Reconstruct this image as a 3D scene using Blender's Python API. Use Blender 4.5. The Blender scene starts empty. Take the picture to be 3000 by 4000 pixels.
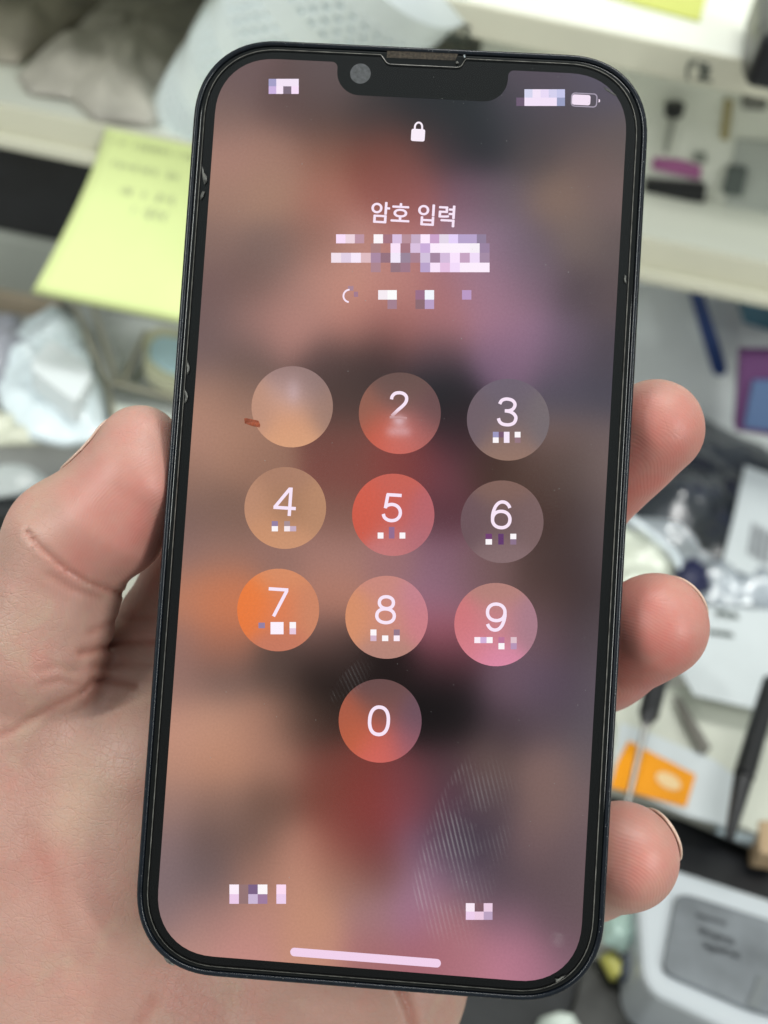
import bpy, bmesh, math, random
import numpy as np
from mathutils import Vector, Matrix, noise

random.seed(7); rng = np.random.default_rng(7)
MM = 0.001
scene = bpy.context.scene
COL = scene.collection

# ------------------------------------------------------------------ camera
H_CAM, PITCH, ROLL = 0.33, math.radians(40), math.radians(11.8)
_f = Vector((0, math.cos(PITCH), -math.sin(PITCH)))
_u = Vector((0, math.sin(PITCH), math.cos(PITCH)))
_x = Vector((1, 0, 0))
CR = math.cos(ROLL) * _x + math.sin(ROLL) * _u
CU = -math.sin(ROLL) * _x + math.cos(ROLL) * _u
CB = -_f
CC = Vector((0, 0, H_CAM))
CAM = Matrix(((CR.x, CU.x, CB.x, CC.x), (CR.y, CU.y, CB.y, CC.y), (CR.z, CU.z, CB.z, CC.z), (0, 0, 0, 1)))
cd = bpy.data.cameras.new('camera')
cd.sensor_fit = 'VERTICAL'; cd.sensor_height = 36; cd.lens = 36
cd.clip_start = 0.01; cd.clip_end = 50
cd.dof.use_dof = True; cd.dof.focus_distance = 0.158; cd.dof.aperture_fstop = 13.5
cam = bpy.data.objects.new('camera', cd); COL.objects.link(cam)
cam.matrix_world = CAM
scene.camera = cam

# ------------------------------------------------------------------ world, lamps, exposure
w = bpy.data.worlds.new('World'); scene.world = w; w.use_nodes = True
bg = w.node_tree.nodes['Background']
# a room: bright ceiling overhead, darker walls and floor
_N = w.node_tree.nodes; _L = w.node_tree.links
_g = _N.new('ShaderNodeNewGeometry'); _s = _N.new('ShaderNodeSeparateXYZ'); _L.new(_g.outputs['Incoming'], _s.inputs[0])
_neg = _N.new('ShaderNodeMath'); _neg.operation = 'MULTIPLY'; _neg.inputs[1].default_value = -1; _L.new(_s.outputs['Z'], _neg.inputs[0])
_mr = _N.new('ShaderNodeMapRange'); _mr.inputs[1].default_value = -1; _mr.inputs[2].default_value = 1; _L.new(_neg.outputs[0], _mr.inputs[0])
_cr = _N.new('ShaderNodeValToRGB'); _L.new(_mr.outputs[0], _cr.inputs[0])
_e = _cr.color_ramp.elements
_e[0].position = 0; _e[0].color = (.10, .10, .10, 1); _e[1].position = 1; _e[1].color = (1.0, 1.05, 1.0, 1)
for _p, _c in ((.5, (.30, .31, .30, 1)), (.66, (.15, .155, .155, 1)), (.82, (.20, .22, .22, 1)), (.90, (.26, .29, .29, 1)), (.972, (.36, .39, .39, 1)), (.986, (.9, .95, .92, 1))):
    _x2 = _cr.color_ramp.elements.new(_p); _x2.color = _c
_L.new(_cr.outputs[0], bg.inputs['Color']); bg.inputs['Strength'].default_value = 1.25
scene.view_settings.view_transform = 'Standard'; scene.view_settings.look = 'None'
scene.view_settings.exposure = 0; scene.view_settings.gamma = 1
scene.view_settings.use_curve_mapping = False

def lamp(name, loc, target, sx, sy, power, color):
    l = bpy.data.lights.new(name, 'AREA'); l.shape = 'RECTANGLE'; l.size = sx; l.size_y = sy
    l.energy = power; l.color = color
    o = bpy.data.objects.new(name, l); COL.objects.link(o)
    o.location = loc
    d = Vector(target) - Vector(loc)
    o.rotation_euler = d.to_track_quat('-Z', 'Y').to_euler()
    return o
lamp('ceiling_or_fill_lamp', (-1.5, -0.8, 1.4), (0, .3, .1), 0.14, 1.2, 20, (0.98, 1, 0.96))  # added fill from the left front, reaches into the shelf
lamp('ceiling_or_fill_lamp', (1.5, -0.8, 1.4), (0, .3, .1), 0.14, 1.2, 20, (0.98, 1, 0.96))  # added fill from the right front, set clear of the screen's reflection
lamp('ceiling_or_fill_lamp', (0.1, 0.55, 1.75), (0, .2, .1), 1.2, 0.14, 14, (1, 0.99, 0.96))

# ------------------------------------------------------------------ helpers
SC = 3000 / 1659.0
FPX = 4000.0
def ray(D):
    return CR * ((D[0] * SC - 1500) / FPX) - CU * ((D[1] * SC - 2000) / FPX) - CB
def on(D, ax, v):
    """point where the sight line of a measured image point meets the plane axis=v"""
    d = ray(D); t = (v - CC[ax]) / d[ax]
    return CC + d * t
def depth_pt(D, dep):
    return CC + ray(D) * dep
def lin(c):
    c = [x / 255.0 for x in c]
    return [x / 12.92 if x <= 0.04045 else ((x + 0.055) / 1.055) ** 2.4 for x in c]
def tag(o, label=None, cat=None, group=None, kind=None):
    if label: o['label'] = label
    if cat: o['category'] = cat
    if group: o['group'] = group
    if kind: o['kind'] = kind
    return o
def link(o, parent=None):
    COL.objects.link(o)
    if parent is not None: o.parent = parent
    return o
def empty(name, loc=(0, 0, 0), mat=None, parent=None):
    o = bpy.data.objects.new(name, None); o.empty_display_size = 0.01
    if mat is not None: o.matrix_world = mat
    else: o.location = loc
    return link(o, parent)
def mesh_obj(name, verts, faces, mat=None, parent=None, loc=None, smooth=True, bevel=0, seg=2):
    """verts in the frame of the parent (world when there is none)"""
    if loc is not None:
        verts = [Vector(v) - Vector(loc) for v in verts]
    me = bpy.data.meshes.new(name)
    me.from_pydata([tuple(v) for v in verts], [], faces)
    me.validate(); me.update()
    if smooth: me.polygons.foreach_set('use_smooth', [True] * len(me.polygons))
    if mat: me.materials.append(mat)
    o = bpy.data.objects.new(name, me)
    if loc is not None: o.location = loc
    link(o, parent)
    if bevel:
        m = o.modifiers.new('bevel', 'BEVEL'); m.width = bevel; m.segments = seg; m.limit_method = 'ANGLE'; m.angle_limit = math.radians(35)
        m.harden_normals = False
    return o

def M(name, color, rough=0.5, metal=0.0, spec=0.5, alpha=1.0, trans=0.0, bump=0.0, bscale=200, var=0.0, vscale=40, coat=0, sss=0, ior=1.45, emit=None):
    m = bpy.data.materials.new(name); m.use_nodes = True
    nt = m.node_tree; N = nt.nodes; L = nt.links
    b = N['Principled BSDF']
    b.inputs['Base Color'].default_value = (*color, 1)
    b.inputs['Roughness'].default_value = rough; b.inputs['Metallic'].default_value = metal
    b.inputs['Specular IOR Level'].default_value = spec; b.inputs['IOR'].default_value = ior
    b.inputs['Alpha'].default_value = alpha; b.inputs['Transmission Weight'].default_value = trans
    b.inputs['Coat Weight'].default_value = coat
    if var or bump:
        tc = N.new('ShaderNodeTexCoord'); 
    if var:
        n = N.new('ShaderNodeTexNoise'); n.inputs['Scale'].default_value = vscale; n.inputs['Detail'].default_value = 4
        L.new(tc.outputs['Object'], n.inputs['Vector'])
        mr = N.new('ShaderNodeMapRange'); mr.inputs[1].default_value = .3; mr.inputs[2].default_value = .7
        mr.inputs[3].default_value = 1 - var; mr.inputs[4].default_value = 1 + var
        L.new(n.outputs['Fac'], mr.inputs[0])
        mx = N.new('ShaderNodeMix'); mx.data_type = 'RGBA'; mx.blend_type = 'MULTIPLY'; mx.inputs[0].default_value = 1
        mx.inputs[6].default_value = (*color, 1)
        L.new(mr.outputs[0], mx.inputs[7]); L.new(mx.outputs[2], b.inputs['Base Color'])
    if bump:
        n2 = N.new('ShaderNodeTexNoise'); n2.inputs['Scale'].default_value = bscale; n2.inputs['Detail'].default_value = 3
        L.new(tc.outputs['Object'], n2.inputs['Vector'])
        bp = N.new('ShaderNodeBump'); bp.inputs['Strength'].default_value = 1; bp.inputs['Distance'].default_value = bump
        L.new(n2.outputs['Fac'], bp.inputs['Height']); L.new(bp.outputs['Normal'], b.inputs['Normal'])
    return m

# ==================================================================  SETTING: work desk and shelf unit
m_desk = M('desk_laminate', (0.42, 0.42, 0.38), 0.5, var=.15, vscale=12)
m_cream = M('cream_board', (0.68, 0.67, 0.54), 0.45, var=.05, vscale=15, bump=.0001, bscale=400)
m_creamback = M('grey_board', (0.84, 0.86, 0.78), 0.5, var=.06, vscale=9)
m_black = M('black_plastic', (0.012, 0.013, 0.016), 0.35, var=.3, vscale=60)
m_blackmat = M('black_rubber', (0.014, 0.016, 0.018), 0.55, var=.3, vscale=50, bump=.0002, bscale=300)
m_ink = M('marker_ink', (0.06, 0.08, 0.07), 0.6)

def box(name, x0, x1, y0, y1, z0, z1, mat, parent=None, bevel=0.001):
    v = [(x, y, z) for x in (x0, x1) for y in (y0, y1) for z in (z0, z1)]
    f = [(0, 1, 3, 2), (4, 6, 7, 5), (0, 4, 5, 1), (2, 3, 7, 6), (0, 2, 6, 4), (1, 5, 7, 3)]
    return mesh_obj(name, v, f, mat, parent, smooth=False, bevel=bevel)

o = box('desk_surface', -.9, .9, -.35, .62, -.03, 0, m_desk); tag(o, kind='structure')
o = box('wall', -1.2, 1.2, .623, .66, -.6, 1.2, M('wall_paint', (.5, .51, .47), .7, var=.05, vscale=5)); tag(o, kind='structure')
o = box('floor', -1.5, 1.5, -1.5, .62, -.80, -.78, M('floor_vinyl', (.25, .25, .24), .5, var=.2, vscale=8)); tag(o, kind='structure')

YF = .41
shelf = empty('shelf_unit', (0, .5, 0))
tag(shelf, 'cream shelf unit with two boards and handwriting on its front lips, standing behind the hand', 'shelf')
def sbox(name, *a, **k):
    o = box(name, *a, parent=None, **k); o.parent = shelf; o.matrix_parent_inverse = Matrix.Translation((0, -.5, 0)); return o
sbox('shelf_board', -.6, .6, YF + .003, .60, .146, .1565, mat=m_creamback)
sbox('shelf_lip', -.603, .603, YF, YF + .0028, .143, .1595, mat=m_cream)
sbox('shelf_lip', -.603, .603, YF - .006, YF - .0002, .143, .1480, mat=m_cream)
sbox('shelf_board', -.6, .6, YF + .003, .60, .223, .2315, mat=m_creamback)
sbox('shelf_lip', -.603, .603, YF, YF + .0028, .2215, .2335, mat=m_cream)
sbox('back_panel', -.6, .6, .60, .615, .0, .36, mat=m_creamback)
sbox('front_panel', 0, .6, .475, .487, .1567, .2228, mat=m_creamback)
sbox('side_panel', -.62, -.6035, YF + .003, .60, .0, .34, mat=m_cream)
sbox('side_panel', .6035, .62, YF + .003, .60, .0, .34, mat=m_cream)

def strokes(name, lines, ax, v, wid, mat, parent, lift=None):
    """handwriting: each polyline (image points) as a thin flat ribbon with thickness, lying on plane axis=v"""
    V = []; F = []
    nrm = Vector((0, 0, 0)); nrm[ax] = -1 if ax == 1 else 1
    for ln in lines:
        P = [on(p, ax, v) for p in ln]
        for a, b in zip(P, P[1:]):
            d = (b - a)
            if d.length < 1e-7: continue
            d.normalize(); s = d.cross(nrm).normalized() * wid * MM / 2
            e = d * wid * MM / 3
            i = len(V)
            up = nrm * .0003
            V += [a - e + s, a - e - s, b + e - s, b + e + s, a - e + s + up, a - e - s + up, b + e - s + up, b + e + s + up]
            F += [(i + 4, i + 5, i + 6, i + 7), (i, i + 1, i + 5, i + 4), (i + 1, i + 2, i + 6, i + 5), (i + 2, i + 3, i + 7, i + 6), (i + 3, i, i + 4, i + 7)]
    me = mesh_obj(name, V, F, mat, None, smooth=False)
    if parent is not None:
        me.parent = parent; me.matrix_parent_inverse = parent.matrix_basis.inverted()
    return me
strokes('handwriting', [[(985, 50), (968, 82), (992, 84)], [(990, 52), (988, 92)], [(1000, 55), (1014, 58), (1004, 70), (1016, 80), (1008, 92)]], 1, YF - .0002, .9, m_ink, shelf)
strokes('handwriting', [[(1492, 132), (1484, 150), (1486, 172)], [(1500, 130), (1497, 140)], [(1512, 136), (1528, 140)], [(1508, 146), (1534, 150)], [(1516, 152), (1530, 156), (1522, 164), (1514, 158)], [(1520, 166), (1506, 170), (1536, 174)]], 1, YF - .0002, .8, m_ink, shelf)

def slab(name, pts, ax, v, thick, mat, parent=None, bevel=0.0008, towards=None):
    """solid slab: outline measured on plane axis=v, extruded by thick away from the viewer side"""
    P = [on(p, ax, v) for p in pts]
    d = Vector((0, 0, 0)); d[ax] = (thick if ax == 1 else -thick)
    n = len(P)
    c = sum(P, Vector()) / n
    V = P + [p + d for p in P]
    # orientation
    nrm = Vector()
    for i in range(n): nrm += (P[i] - c).cross(P[(i + 1) % n] - c)
    F = [tuple(range(n)), tuple(range(2 * n - 1, n - 1, -1))] + [(i, i + n, (i + 1) % n + n, (i + 1) % n) for i in range(n)]
    if nrm.dot(-d) < 0: F = [tuple(reversed(f)) for f in F]
    loc = c + d
    if parent is None:
        return mesh_obj(name, V, F, mat, None, loc=loc, smooth=False, bevel=bevel)
    o = mesh_obj(name, V, F, mat, None, smooth=False, bevel=bevel)
    o.parent = parent; o.matrix_parent_inverse = parent.matrix_basis.inverted()
    return o
def rounded(pts, r=0.25, n=4):
    """round the corners of an outline"""
    out = []
    m = len(pts)
    for i in range(m):
        a, b, c = [Vector((*pts[(i + k) % m], 0)) for k in (-1, 0, 1)]
        p = b + (a - b) * r; q = b + (c - b) * r
        for k in range(n + 1):
            t = k / n
            w_ = p * (1 - t) ** 2 + b * 2 * t * (1 - t) + q * t * t
            out.append((w_.x, w_.y))
    return out
def mound(name, pts, ax, v, h, amp, mat, parent=None, rings=14, seg=72, freq=60, power=3, seed=0):
    """crumpled, pillow-like body over an outline: plane axis=v, rises by h toward the viewer"""
    P = [on(p, ax, v) for p in pts]; n = len(P)
    c = sum(P, Vector()) / n
    nrm = Vector((0, 0, 0)); nrm[ax] = -1 if ax == 1 else 1
    out = []
    for k in range(seg):
        t = k / seg * n; i = int(t); f = t - i
        out.append(P[i % n].lerp(P[(i + 1) % n], f))
    V = [c + nrm * h]; F = []
    def nz(p):
        q = p * freq + Vector((seed * 7.3, seed * 3.1, seed))
        return (abs(noise.noise(q)) * 1.6 + 0.6 * abs(noise.noise(q * 2.3)) - .4)
    V[0] = V[0] + nrm * amp * nz(V[0])
    for r in range(1, rings + 1):
        s = r / rings
        for k in range(seg):
            p = c.lerp(out[k], s)
            z = h * (1 - s ** power)
            V.append(p + nrm * (z + amp * nz(p) * (1 - s ** 6) + (0.0002 if s == 1 else 0)))
    for k in range(seg): F.append((0, 1 + k, 1 + (k + 1) % seg))
    for r in range(rings - 1):
        a = 1 + r * seg; b = a + seg
        for k in range(seg): F.append((a + k, b + k, b + (k + 1) % seg, a + (k + 1) % seg))
    b0 = len(V) - seg
    F.append(tuple(b0 + k for k in reversed(range(seg))))
    nn = (V[2] - V[0]).cross(V[1] - V[0]) if False else (V[1] - V[0]).cross(V[2] - V[0])
    if nn.dot(nrm) < 0: F = [tuple(reversed(f)) for f in F]
    if parent is None: return mesh_obj(name, V, F, mat, None, loc=c)
    o = mesh_obj(name, V, F, mat, None); o.parent = parent; o.matrix_parent_inverse = parent.matrix_basis.inverted(); return o
def tube(name, a, b, ra, rb, mat, parent=None, seg=20, caps=True):
    a = Vector(a); b = Vector(b); d = (b - a).normalized()
    s = d.orthogonal().normalized(); t = d.cross(s)
    V = []; F = []
    for p, r in ((a, ra), (b, rb)):
        for k in range(seg):
            q = 2 * math.pi * k / seg
            V.append(p + (s * math.cos(q) + t * math.sin(q)) * r)
    for k in range(seg): F.append((k, (k + 1) % seg, (k + 1) % seg + seg, k + seg))
    F += [tuple(reversed(range(seg))), tuple(range(seg, 2 * seg))]
    if parent is None: return mesh_obj(name, V, F, mat, None, loc=(a + b) / 2, smooth=False, bevel=min(ra, rb) * .25)
    o = mesh_obj(name, V, F, mat, None, smooth=False, bevel=min(ra, rb) * .25); o.parent = parent; o.matrix_parent_inverse = parent.matrix_basis.inverted(); return o
def mean_pt(pts, ax, v): return sum((on(p, ax, v) for p in pts), Vector()) / len(pts)

#SECTION background
exec_background = True
# ---- sticky notes
m_note = M('yellow_paper', (0.73, 0.83, 0.38), 0.7, var=.03, vscale=30, spec=.2)
m_note2 = M('yellow_paper_dull', (0.62, 0.66, 0.18), 0.7, spec=.2)
m_pencil = M('pencil_marks', (0.42, 0.46, 0.28), 0.8)
def note_surface(tl, tr, bl, br, bend, name, mat, nx=14, ny=24):
    V = []; F = []
    for j in range(ny + 1):
        t = j / ny
        for i in range(nx + 1):
            s = i / nx
            top = tl.lerp(tr, s); bot = bl.lerp(br, s); mid = top.lerp(bot, .3) + bend
            p = top * (1 - t) ** 2 + mid * 2 * t * (1 - t) + bot * t * t
            V.append(p)
    n1 = len(V)
    for j in range(ny + 1):
        for i in range(nx + 1):
            V.append(V[j * (nx + 1) + i] + Vector((0, .00015, -.00002)))
    W = nx + 1
    for j in range(ny):
        for i in range(nx):
            a = j * W + i
            F.append((a, a + W, a + W + 1, a + 1)); F.append((n1 + a, n1 + a + 1, n1 + a + W + 1, n1 + a + W))
    for i in range(nx):
        F.append((i, i + 1, n1 + i + 1, n1 + i)); a = ny * W + i; F.append((a, n1 + a, n1 + a + 1, a + 1))
    for j in range(ny):
        a = j * W; F.append((a, n1 + a, n1 + a + W, a + W)); a += nx; F.append((a, a + W, n1 + a + W, n1 + a))
    return V, F
tl = on((228, 276), 1, YF - .0008); tr = tl + Vector((.076, 0, 0))
bl = on((68, 632), 1, .352); br = bl + Vector((.076, -.001, .001))
V, F = note_surface(tl, tr, bl, br, Vector((0, .012, -.006)), 'sticky_note', m_note)
note = mesh_obj('sticky_note', V, F, m_note, None, loc=tl)
tag(note, 'yellow sticky note curling off the left end of the lower shelf lip beside the phone', 'sticky note')
# pencil scribble lines on the note, built along its surface
def note_pt(s, t):
    top = tl.lerp(tr, s); bot = bl.lerp(br, s); mid = top.lerp(bot, .3) + Vector((0, .012, -.006))
    return top * (1 - t) ** 2 + mid * 2 * t * (1 - t) + bot * t * t + Vector((0, -.0003, .0001))
V = []; F = []
for (t0, s0, s1) in ((.10, .05, .5), (.27, .1, .46), (.43, .2, .5), (.53, .3, .5)):
    s = s0
    while s < s1:
        hgt = random.uniform(.012, .035); ds = random.uniform(.006, .02)
        a = note_pt(s, t0 - hgt); b = note_pt(s + ds * random.uniform(-.5, 1), t0 + hgt)
        e = Vector((.0003, 0, 0)); i = len(V)
        V += [a - e, a + e, b + e, b - e]; F.append((i, i + 3, i + 2, i + 1)); s += ds + .008
        if random.random() < .15: s += .04
o = mesh_obj('handwriting', V, F, m_pencil, None, smooth=False); o.parent = note; o.matrix_parent_inverse = note.matrix_basis.inverted()
# second note on the upper board
P = [(1325, -60), (1560, -20), (1512, 46), (1300, -12)]
o = slab('sticky_note', [(1340, -70), (1540, -62), (1512, 44), (1376, 8), (1310, -12)], 2, .2325, .0006, m_note2, bevel=0)
tag(o, 'dull yellow sticky note lying on the upper shelf board at the top right edge', 'sticky note')
o = slab('tape_dispenser', [(1642, -40), (1760, -10), (1760, 90), (1652, 70), (1638, 40)], 2, .25, .018, m_black, bevel=.003)
tag(o, 'dark case standing on the upper shelf board in the top right corner', 'case')
o.name = 'dark_case'

# ---- grey bag on the lower board
m_bag = M('smoky_plastic', (0.56, 0.53, 0.47), 0.32, var=.25, vscale=35, bump=.0012, bscale=60)
o = mound('plastic_bag', [(35, 165), (120, 115), (220, 20), (330, -60), (560, -60), (520, 60), (420, 180), (330, 275), (205, 265), (150, 215), (60, 205)], 2, .158, .014, .007, m_bag, freq=38, seed=2)
tag(o, 'crumpled smoky grey plastic bag lying on the lower shelf board beside the white bubble roll', 'bag')
m_bag2 = M('brown_plastic', (0.50, 0.46, 0.39), 0.4, var=.3, vscale=30, bump=.001, bscale=50)
o = mound('plastic_bag', [(-60, -30), (60, -80), (250, -70), (230, 10), (120, 90), (40, 140), (-70, 130)], 2, .158, .010, .005, m_bag2, freq=30, seed=5)
tag(o, 'brownish plastic bag in the upper left corner behind the smoky grey bag', 'bag')

# ---- bubble-wrapped white roll, leaning on the lower board
m_roll = M('white_film', (0.90, 0.99, 1.0), 0.22, var=.02, vscale=60, coat=.3)
a = depth_pt((385, 350), .478); b = depth_pt((850, -165), .37)
ax_ = (b - a).normalized(); side = ax_.cross(CB).normalized(); tow = side.cross(ax_).normalized()
L_ = (b - a).length; R0 = .0232; R1 = .042
NL, NS = 380, 380
V = []; F = []
for i in range(NL + 1):
    t = i / NL
    for k in range(NS):
        q = 2 * math.pi * k / NS
        r = R0 + (R1 - R0) * t
        band = math.sin(t * math.pi * 2 * 5.0 - .6)
        if band > -.35:
            fx = (t * L_ / .0046) % 1 - .5; fy = (k / NS * 44 + (int(t * L_ / .0046) % 2) * .5) % 1 - .5
            dd = math.hypot(fx, fy)
            r -= .0034 * math.exp(-(dd / .20) ** 2) - .0006 * math.exp(-((dd - .36) / .1) ** 2)
        V.append(a + ax_ * (t * L_) + (side * math.cos(q) + tow * math.sin(q)) * r)
for i in range(NL):
    for k in range(NS):
        F.append((i * NS + k, i * NS + (k + 1) % NS, (i + 1) * NS + (k + 1) % NS, (i + 1) * NS + k))
F.append(tuple(range(NS - 1, -1, -1))); F.append(tuple(NL * NS + k for k in range(NS)))
o = mesh_obj('bubble_wrap_roll', V, F, m_roll, None, loc=a)
tag(o, 'white roll with rows of small round dimples leaning behind the phone top', 'roll')

# ---- left: black block standing in for the shade under the shelf, papers
o = box('shade_block', -.45, -.118, .432, .58, .0, .139, m_black, bevel=.002); o.name = 'gap_shade_block'
tag(o, 'black block standing in for the shade in the gap under the lower shelf board at the left', 'case')
slb = slab('grey_tray', [(-120, 480), (420, 590), (420, 740), (-120, 632)], 1, .428, .10, M('grey_plastic', (.38, .40, .36), .5), bevel=.003)
tag(slb, 'grey plastic tray edge below the shaded gap at the left', 'tray')
o = slab('cardboard_box', [(-120, 610), (130, 660), (110, 800), (-120, 760)], 1, .424, .10, M('brown_card', (.42, .35, .26), .8, var=.15, vscale=40), bevel=.001)
tag(o, 'brown cardboard box below the yellow sticky note at the left edge', 'box')
m_wbag = M('white_poly', (0.74, 0.84, 0.88), 0.2, var=.08, vscale=30, bump=.0025, bscale=45, coat=.5)
o = mound('packet', [(10, 740), (60, 690), (120, 660), (180, 700), (215, 790), (236, 860), (240, 955), (140, 968), (60, 950), (0, 880), (-20, 800)], 2, .060, .006, .010, m_wbag, freq=40, seed=9, power=5)
tag(o, 'shiny white plastic packet piled left of the clear box, above the thumb', 'packet')
o = mound('packet', [(-60, 690), (40, 680), (60, 740), (10, 830), (-60, 880)], 2, .060, .006, .006, M('violet_grey_poly', (.34, .35, .40), .3, bump=.001, bscale=50), freq=36, seed=11)
tag(o, 'violet grey plastic packet at the far left edge under the brown box', 'packet')
o = slab('adapter', rounded([(60, 790), (110, 728), (205, 800), (165, 870)], .2), 2, .078, .012, M('white_abs', (.80, .86, .88), .35), bevel=.002)
tag(o, 'small white square adapter resting on the white packet at the left', 'adapter')
o = mound('packet', [(-60, 880), (40, 890), (80, 930), (90, 962), (-60, 968)], 2, .058, .004, .006, M('cream_poly', (.62, .64, .52), .3, bump=.001, bscale=50), freq=40, seed=13)
tag(o, 'cream tinted plastic packet at the left edge under the white packet', 'packet')
cbx = empty('clear_box', mean_pt([(300, 800)], 2, .06))
tag(cbx, 'clear plastic box with beige rims between the white packet and the phone', 'box')
m_rim = M('beige_rim', (.36, .34, .26), .3, coat=.3); m_clear = M('clear_grey', (.56, .59, .58), .12, coat=.5, var=.22, vscale=40)
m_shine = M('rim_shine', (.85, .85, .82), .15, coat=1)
slab('box_floor', [(150, 640), (430, 690), (430, 955), (255, 955), (236, 850)], 2, .060, .006, m_clear, cbx)
def rod(D0, D1, h0, h1, r, mat, parent, name='rim'):
    a = on(D0, 2, h0); b = on(D1, 2, h1); return tube(name, a, b, r, r, mat, parent, seg=10)
rod((158, 650), (230, 838), .066, .066, .0013, m_rim, cbx); rod((200, 655), (256, 835), .066, .066, .0012, m_rim, cbx)
rod((182, 700), (240, 838), .064, .064, .0011, m_shine, cbx, 'rim_highlight')  # near-white rod: the shine on the rim is put into its colour
rod((240, 826), (430, 874), .068, .068, .0014, m_rim, cbx); rod((264, 828), (316, 715), .064, .064, .0013, m_rim, cbx)
rod((232, 840), (262, 960), .066, .066, .0013, m_rim, cbx)
o = slab('tape_roll', rounded([(312, 800), (308, 722), (345, 700), (430, 720), (430, 850), (350, 826)], .35), 2, .072, .006, M('yellow_tape', (.56, .56, .40), .4), bevel=.001)
tag(o, 'yellow rimmed round item inside the clear box left of the phone', 'tape')
o = slab('blue_film', rounded([(322, 770), (326, 738), (350, 724), (430, 742), (430, 815), (360, 800)], .35), 2, .0735, .0013, M('pale_blue', (.50, .70, .78), .4), bevel=0)
tag(o, 'pale blue oval film on the yellow rimmed item inside the clear box', 'film')
o = slab('paper_card', [(243, 868), (430, 912), (430, 1010), (285, 1000)], 2, .066, .003, M('white_card', (.74, .80, .74), .6), bevel=.0004)
tag(o, 'white card lying in front of the clear box just above the thumb tip', 'card')
o = slab('storage_box', [(-120, 650), (460, 740), (460, 950), (-120, 950)], 2, .0535, .0535, M('grey_lid', (.42, .43, .42), .4, var=.2, vscale=30), bevel=.002)
tag(o, 'flat grey box carrying the white packet and the clear box at the left', 'box')
o = slab('paper_sheet', [(-200, 1080), (480, 1090), (480, 1500), (-200, 1500)], 2, .020, .004, M('beige_paper', (.44, .44, .38), .6, var=.05, vscale=30), bevel=.0005)
tag(o, 'pale beige sheet seen in the gap between thumb and phone edge', 'paper')
# black mat with white oval thing
o = slab('rubber_mat', rounded([(-120, 962), (110, 955), (260, 962), (460, 1010), (460, 1110), (-120, 1110)], .1), 2, .030, .030, m_blackmat, bevel=.004)
tag(o, 'black rubber mat behind the thumb at the left edge', 'mat')
o = mound('earbud_case', [(-60, 1012), (0, 998), (55, 1000), (98, 1014), (118, 1030), (90, 1058), (40, 1072), (-60, 1085)], 2, .0305, .010, 0, M('white_gloss', (.72, .78, .78), .2), power=2.5)
tag(o, 'white rounded case lying on the black mat behind the thumb', 'case'); o.name = 'rounded_case'

# ---- right: things on the lower board
def on_board(name, pts, h, mat, label, cat, bevel=.0006, thick=None):
    o = slab(name, pts, 1, .4747 - h, thick or h, mat, bevel=bevel); tag(o, label, cat); return o
t0 = empty('screwdriver_bit', on((1458, 240), 1, .47))
tag(t0, 'dark knobbed bit with thin grey shaft on the shelf panel right of the phone', 'tool')
tube('knob', on((1459, 222), 1, .469), on((1454, 252), 1, .469), .0045, .0040, m_black, t0)
tube('shaft', on((1454, 252), 1, .472), on((1437, 330), 1, .472), .0014, .0011, M('dull_steel', (.30, .31, .28), .35, .6), t0)
o = on_board('wooden_stick', [(1566, 215), (1584, 218), (1574, 305), (1556, 302)], .002, M('tan_wood', (.40, .34, .17), .6), 'tan stick fixed to the shelf panel between two dark items', 'stick')
o = on_board('metal_clip', rounded([(1606, 206), (1659, 214), (1655, 240), (1602, 236)], .2), .003, M('grey_clip', (.20, .20, .18), .4, .5), 'grey metal clip high at the right end of the shelf panel', 'clip')
o = on_board('gray_mark', [(1500, 330), (1526, 333), (1526, 354), (1498, 350)], .002, M('grey_foam', (.26, .28, .25), .7), 'small grey pad just above the purple label', 'pad'); o.name = 'grey_pad'
o = on_board('purple_label', [(1412, 341), (1470, 346), (1516, 360), (1512, 390), (1408, 366)], .0012, M('purple_print', (.42, .13, .32), .5, var=.2, vscale=90), 'purple and pink label stuck on the shelf panel right of the phone', 'label')
o = on_board('black_bracket', [(1395, 392), (1527, 404), (1522, 440), (1442, 431), (1438, 446), (1390, 440)], .006, m_black, 'black stepped bracket just below the purple label', 'bracket')
o = on_board('grey_chip', rounded([(1574, 362), (1616, 366), (1602, 426), (1560, 420)], .12), .004, M('slate', (.10, .12, .115), .5), 'slate grey rectangular block alone on the shelf panel at the right', 'block'); o.name = 'grey_block'
o = on_board('plastic_sheet', [(1590, 300), (1720, 310), (1720, 520), (1560, 480)], .0008, M('pale_blue_sheet', (.46, .49, .46), .3), 'pale bluish plastic sheet on the right end of the shelf panel', 'sheet')

# ---- right: things under and in front of the shelf
o = slab('display_board', [(1340, 560), (1800, 600), (1800, 960), (1650, 980), (1520, 905), (1330, 880)], 1, .47, .012, M('grey_sheet', (.86, .92, .93), .45, var=.10, vscale=14), bevel=.001)
tag(o, 'pale grey panel standing under the shelf behind the blue strip', 'panel')
o = slab('blue_strip', rounded([(1476, 590), (1508, 600), (1572, 800), (1560, 814), (1540, 808)], .15), 1, .455, .006, M('navy_plastic', (.018, .05, .19), .4), bevel=.001)
tag(o, 'dark blue pry strip leaning on the pale grey panel', 'pry tool'); o.name = 'pry_strip'
o = slab('teal_box', [(1592, 610), (1760, 630), (1760, 745), (1606, 700)], 1, .45, .02, M('teal_card', (.07, .17, .24), .45, var=.2, vscale=30), bevel=.001)
tag(o, 'teal blue box under the right end of the shelf', 'box')
pk = empty('blue_packet', mean_pt([(1640, 900)], 1, .43))
tag(pk, 'blue packet with a purple border at the right edge below the teal box', 'packet')
slab('border', [(1600, 768), (1780, 770), (1780, 960), (1588, 932)], 1, .43, .008, M('purple_border', (.17, .06, .19), .4), pk)
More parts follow.
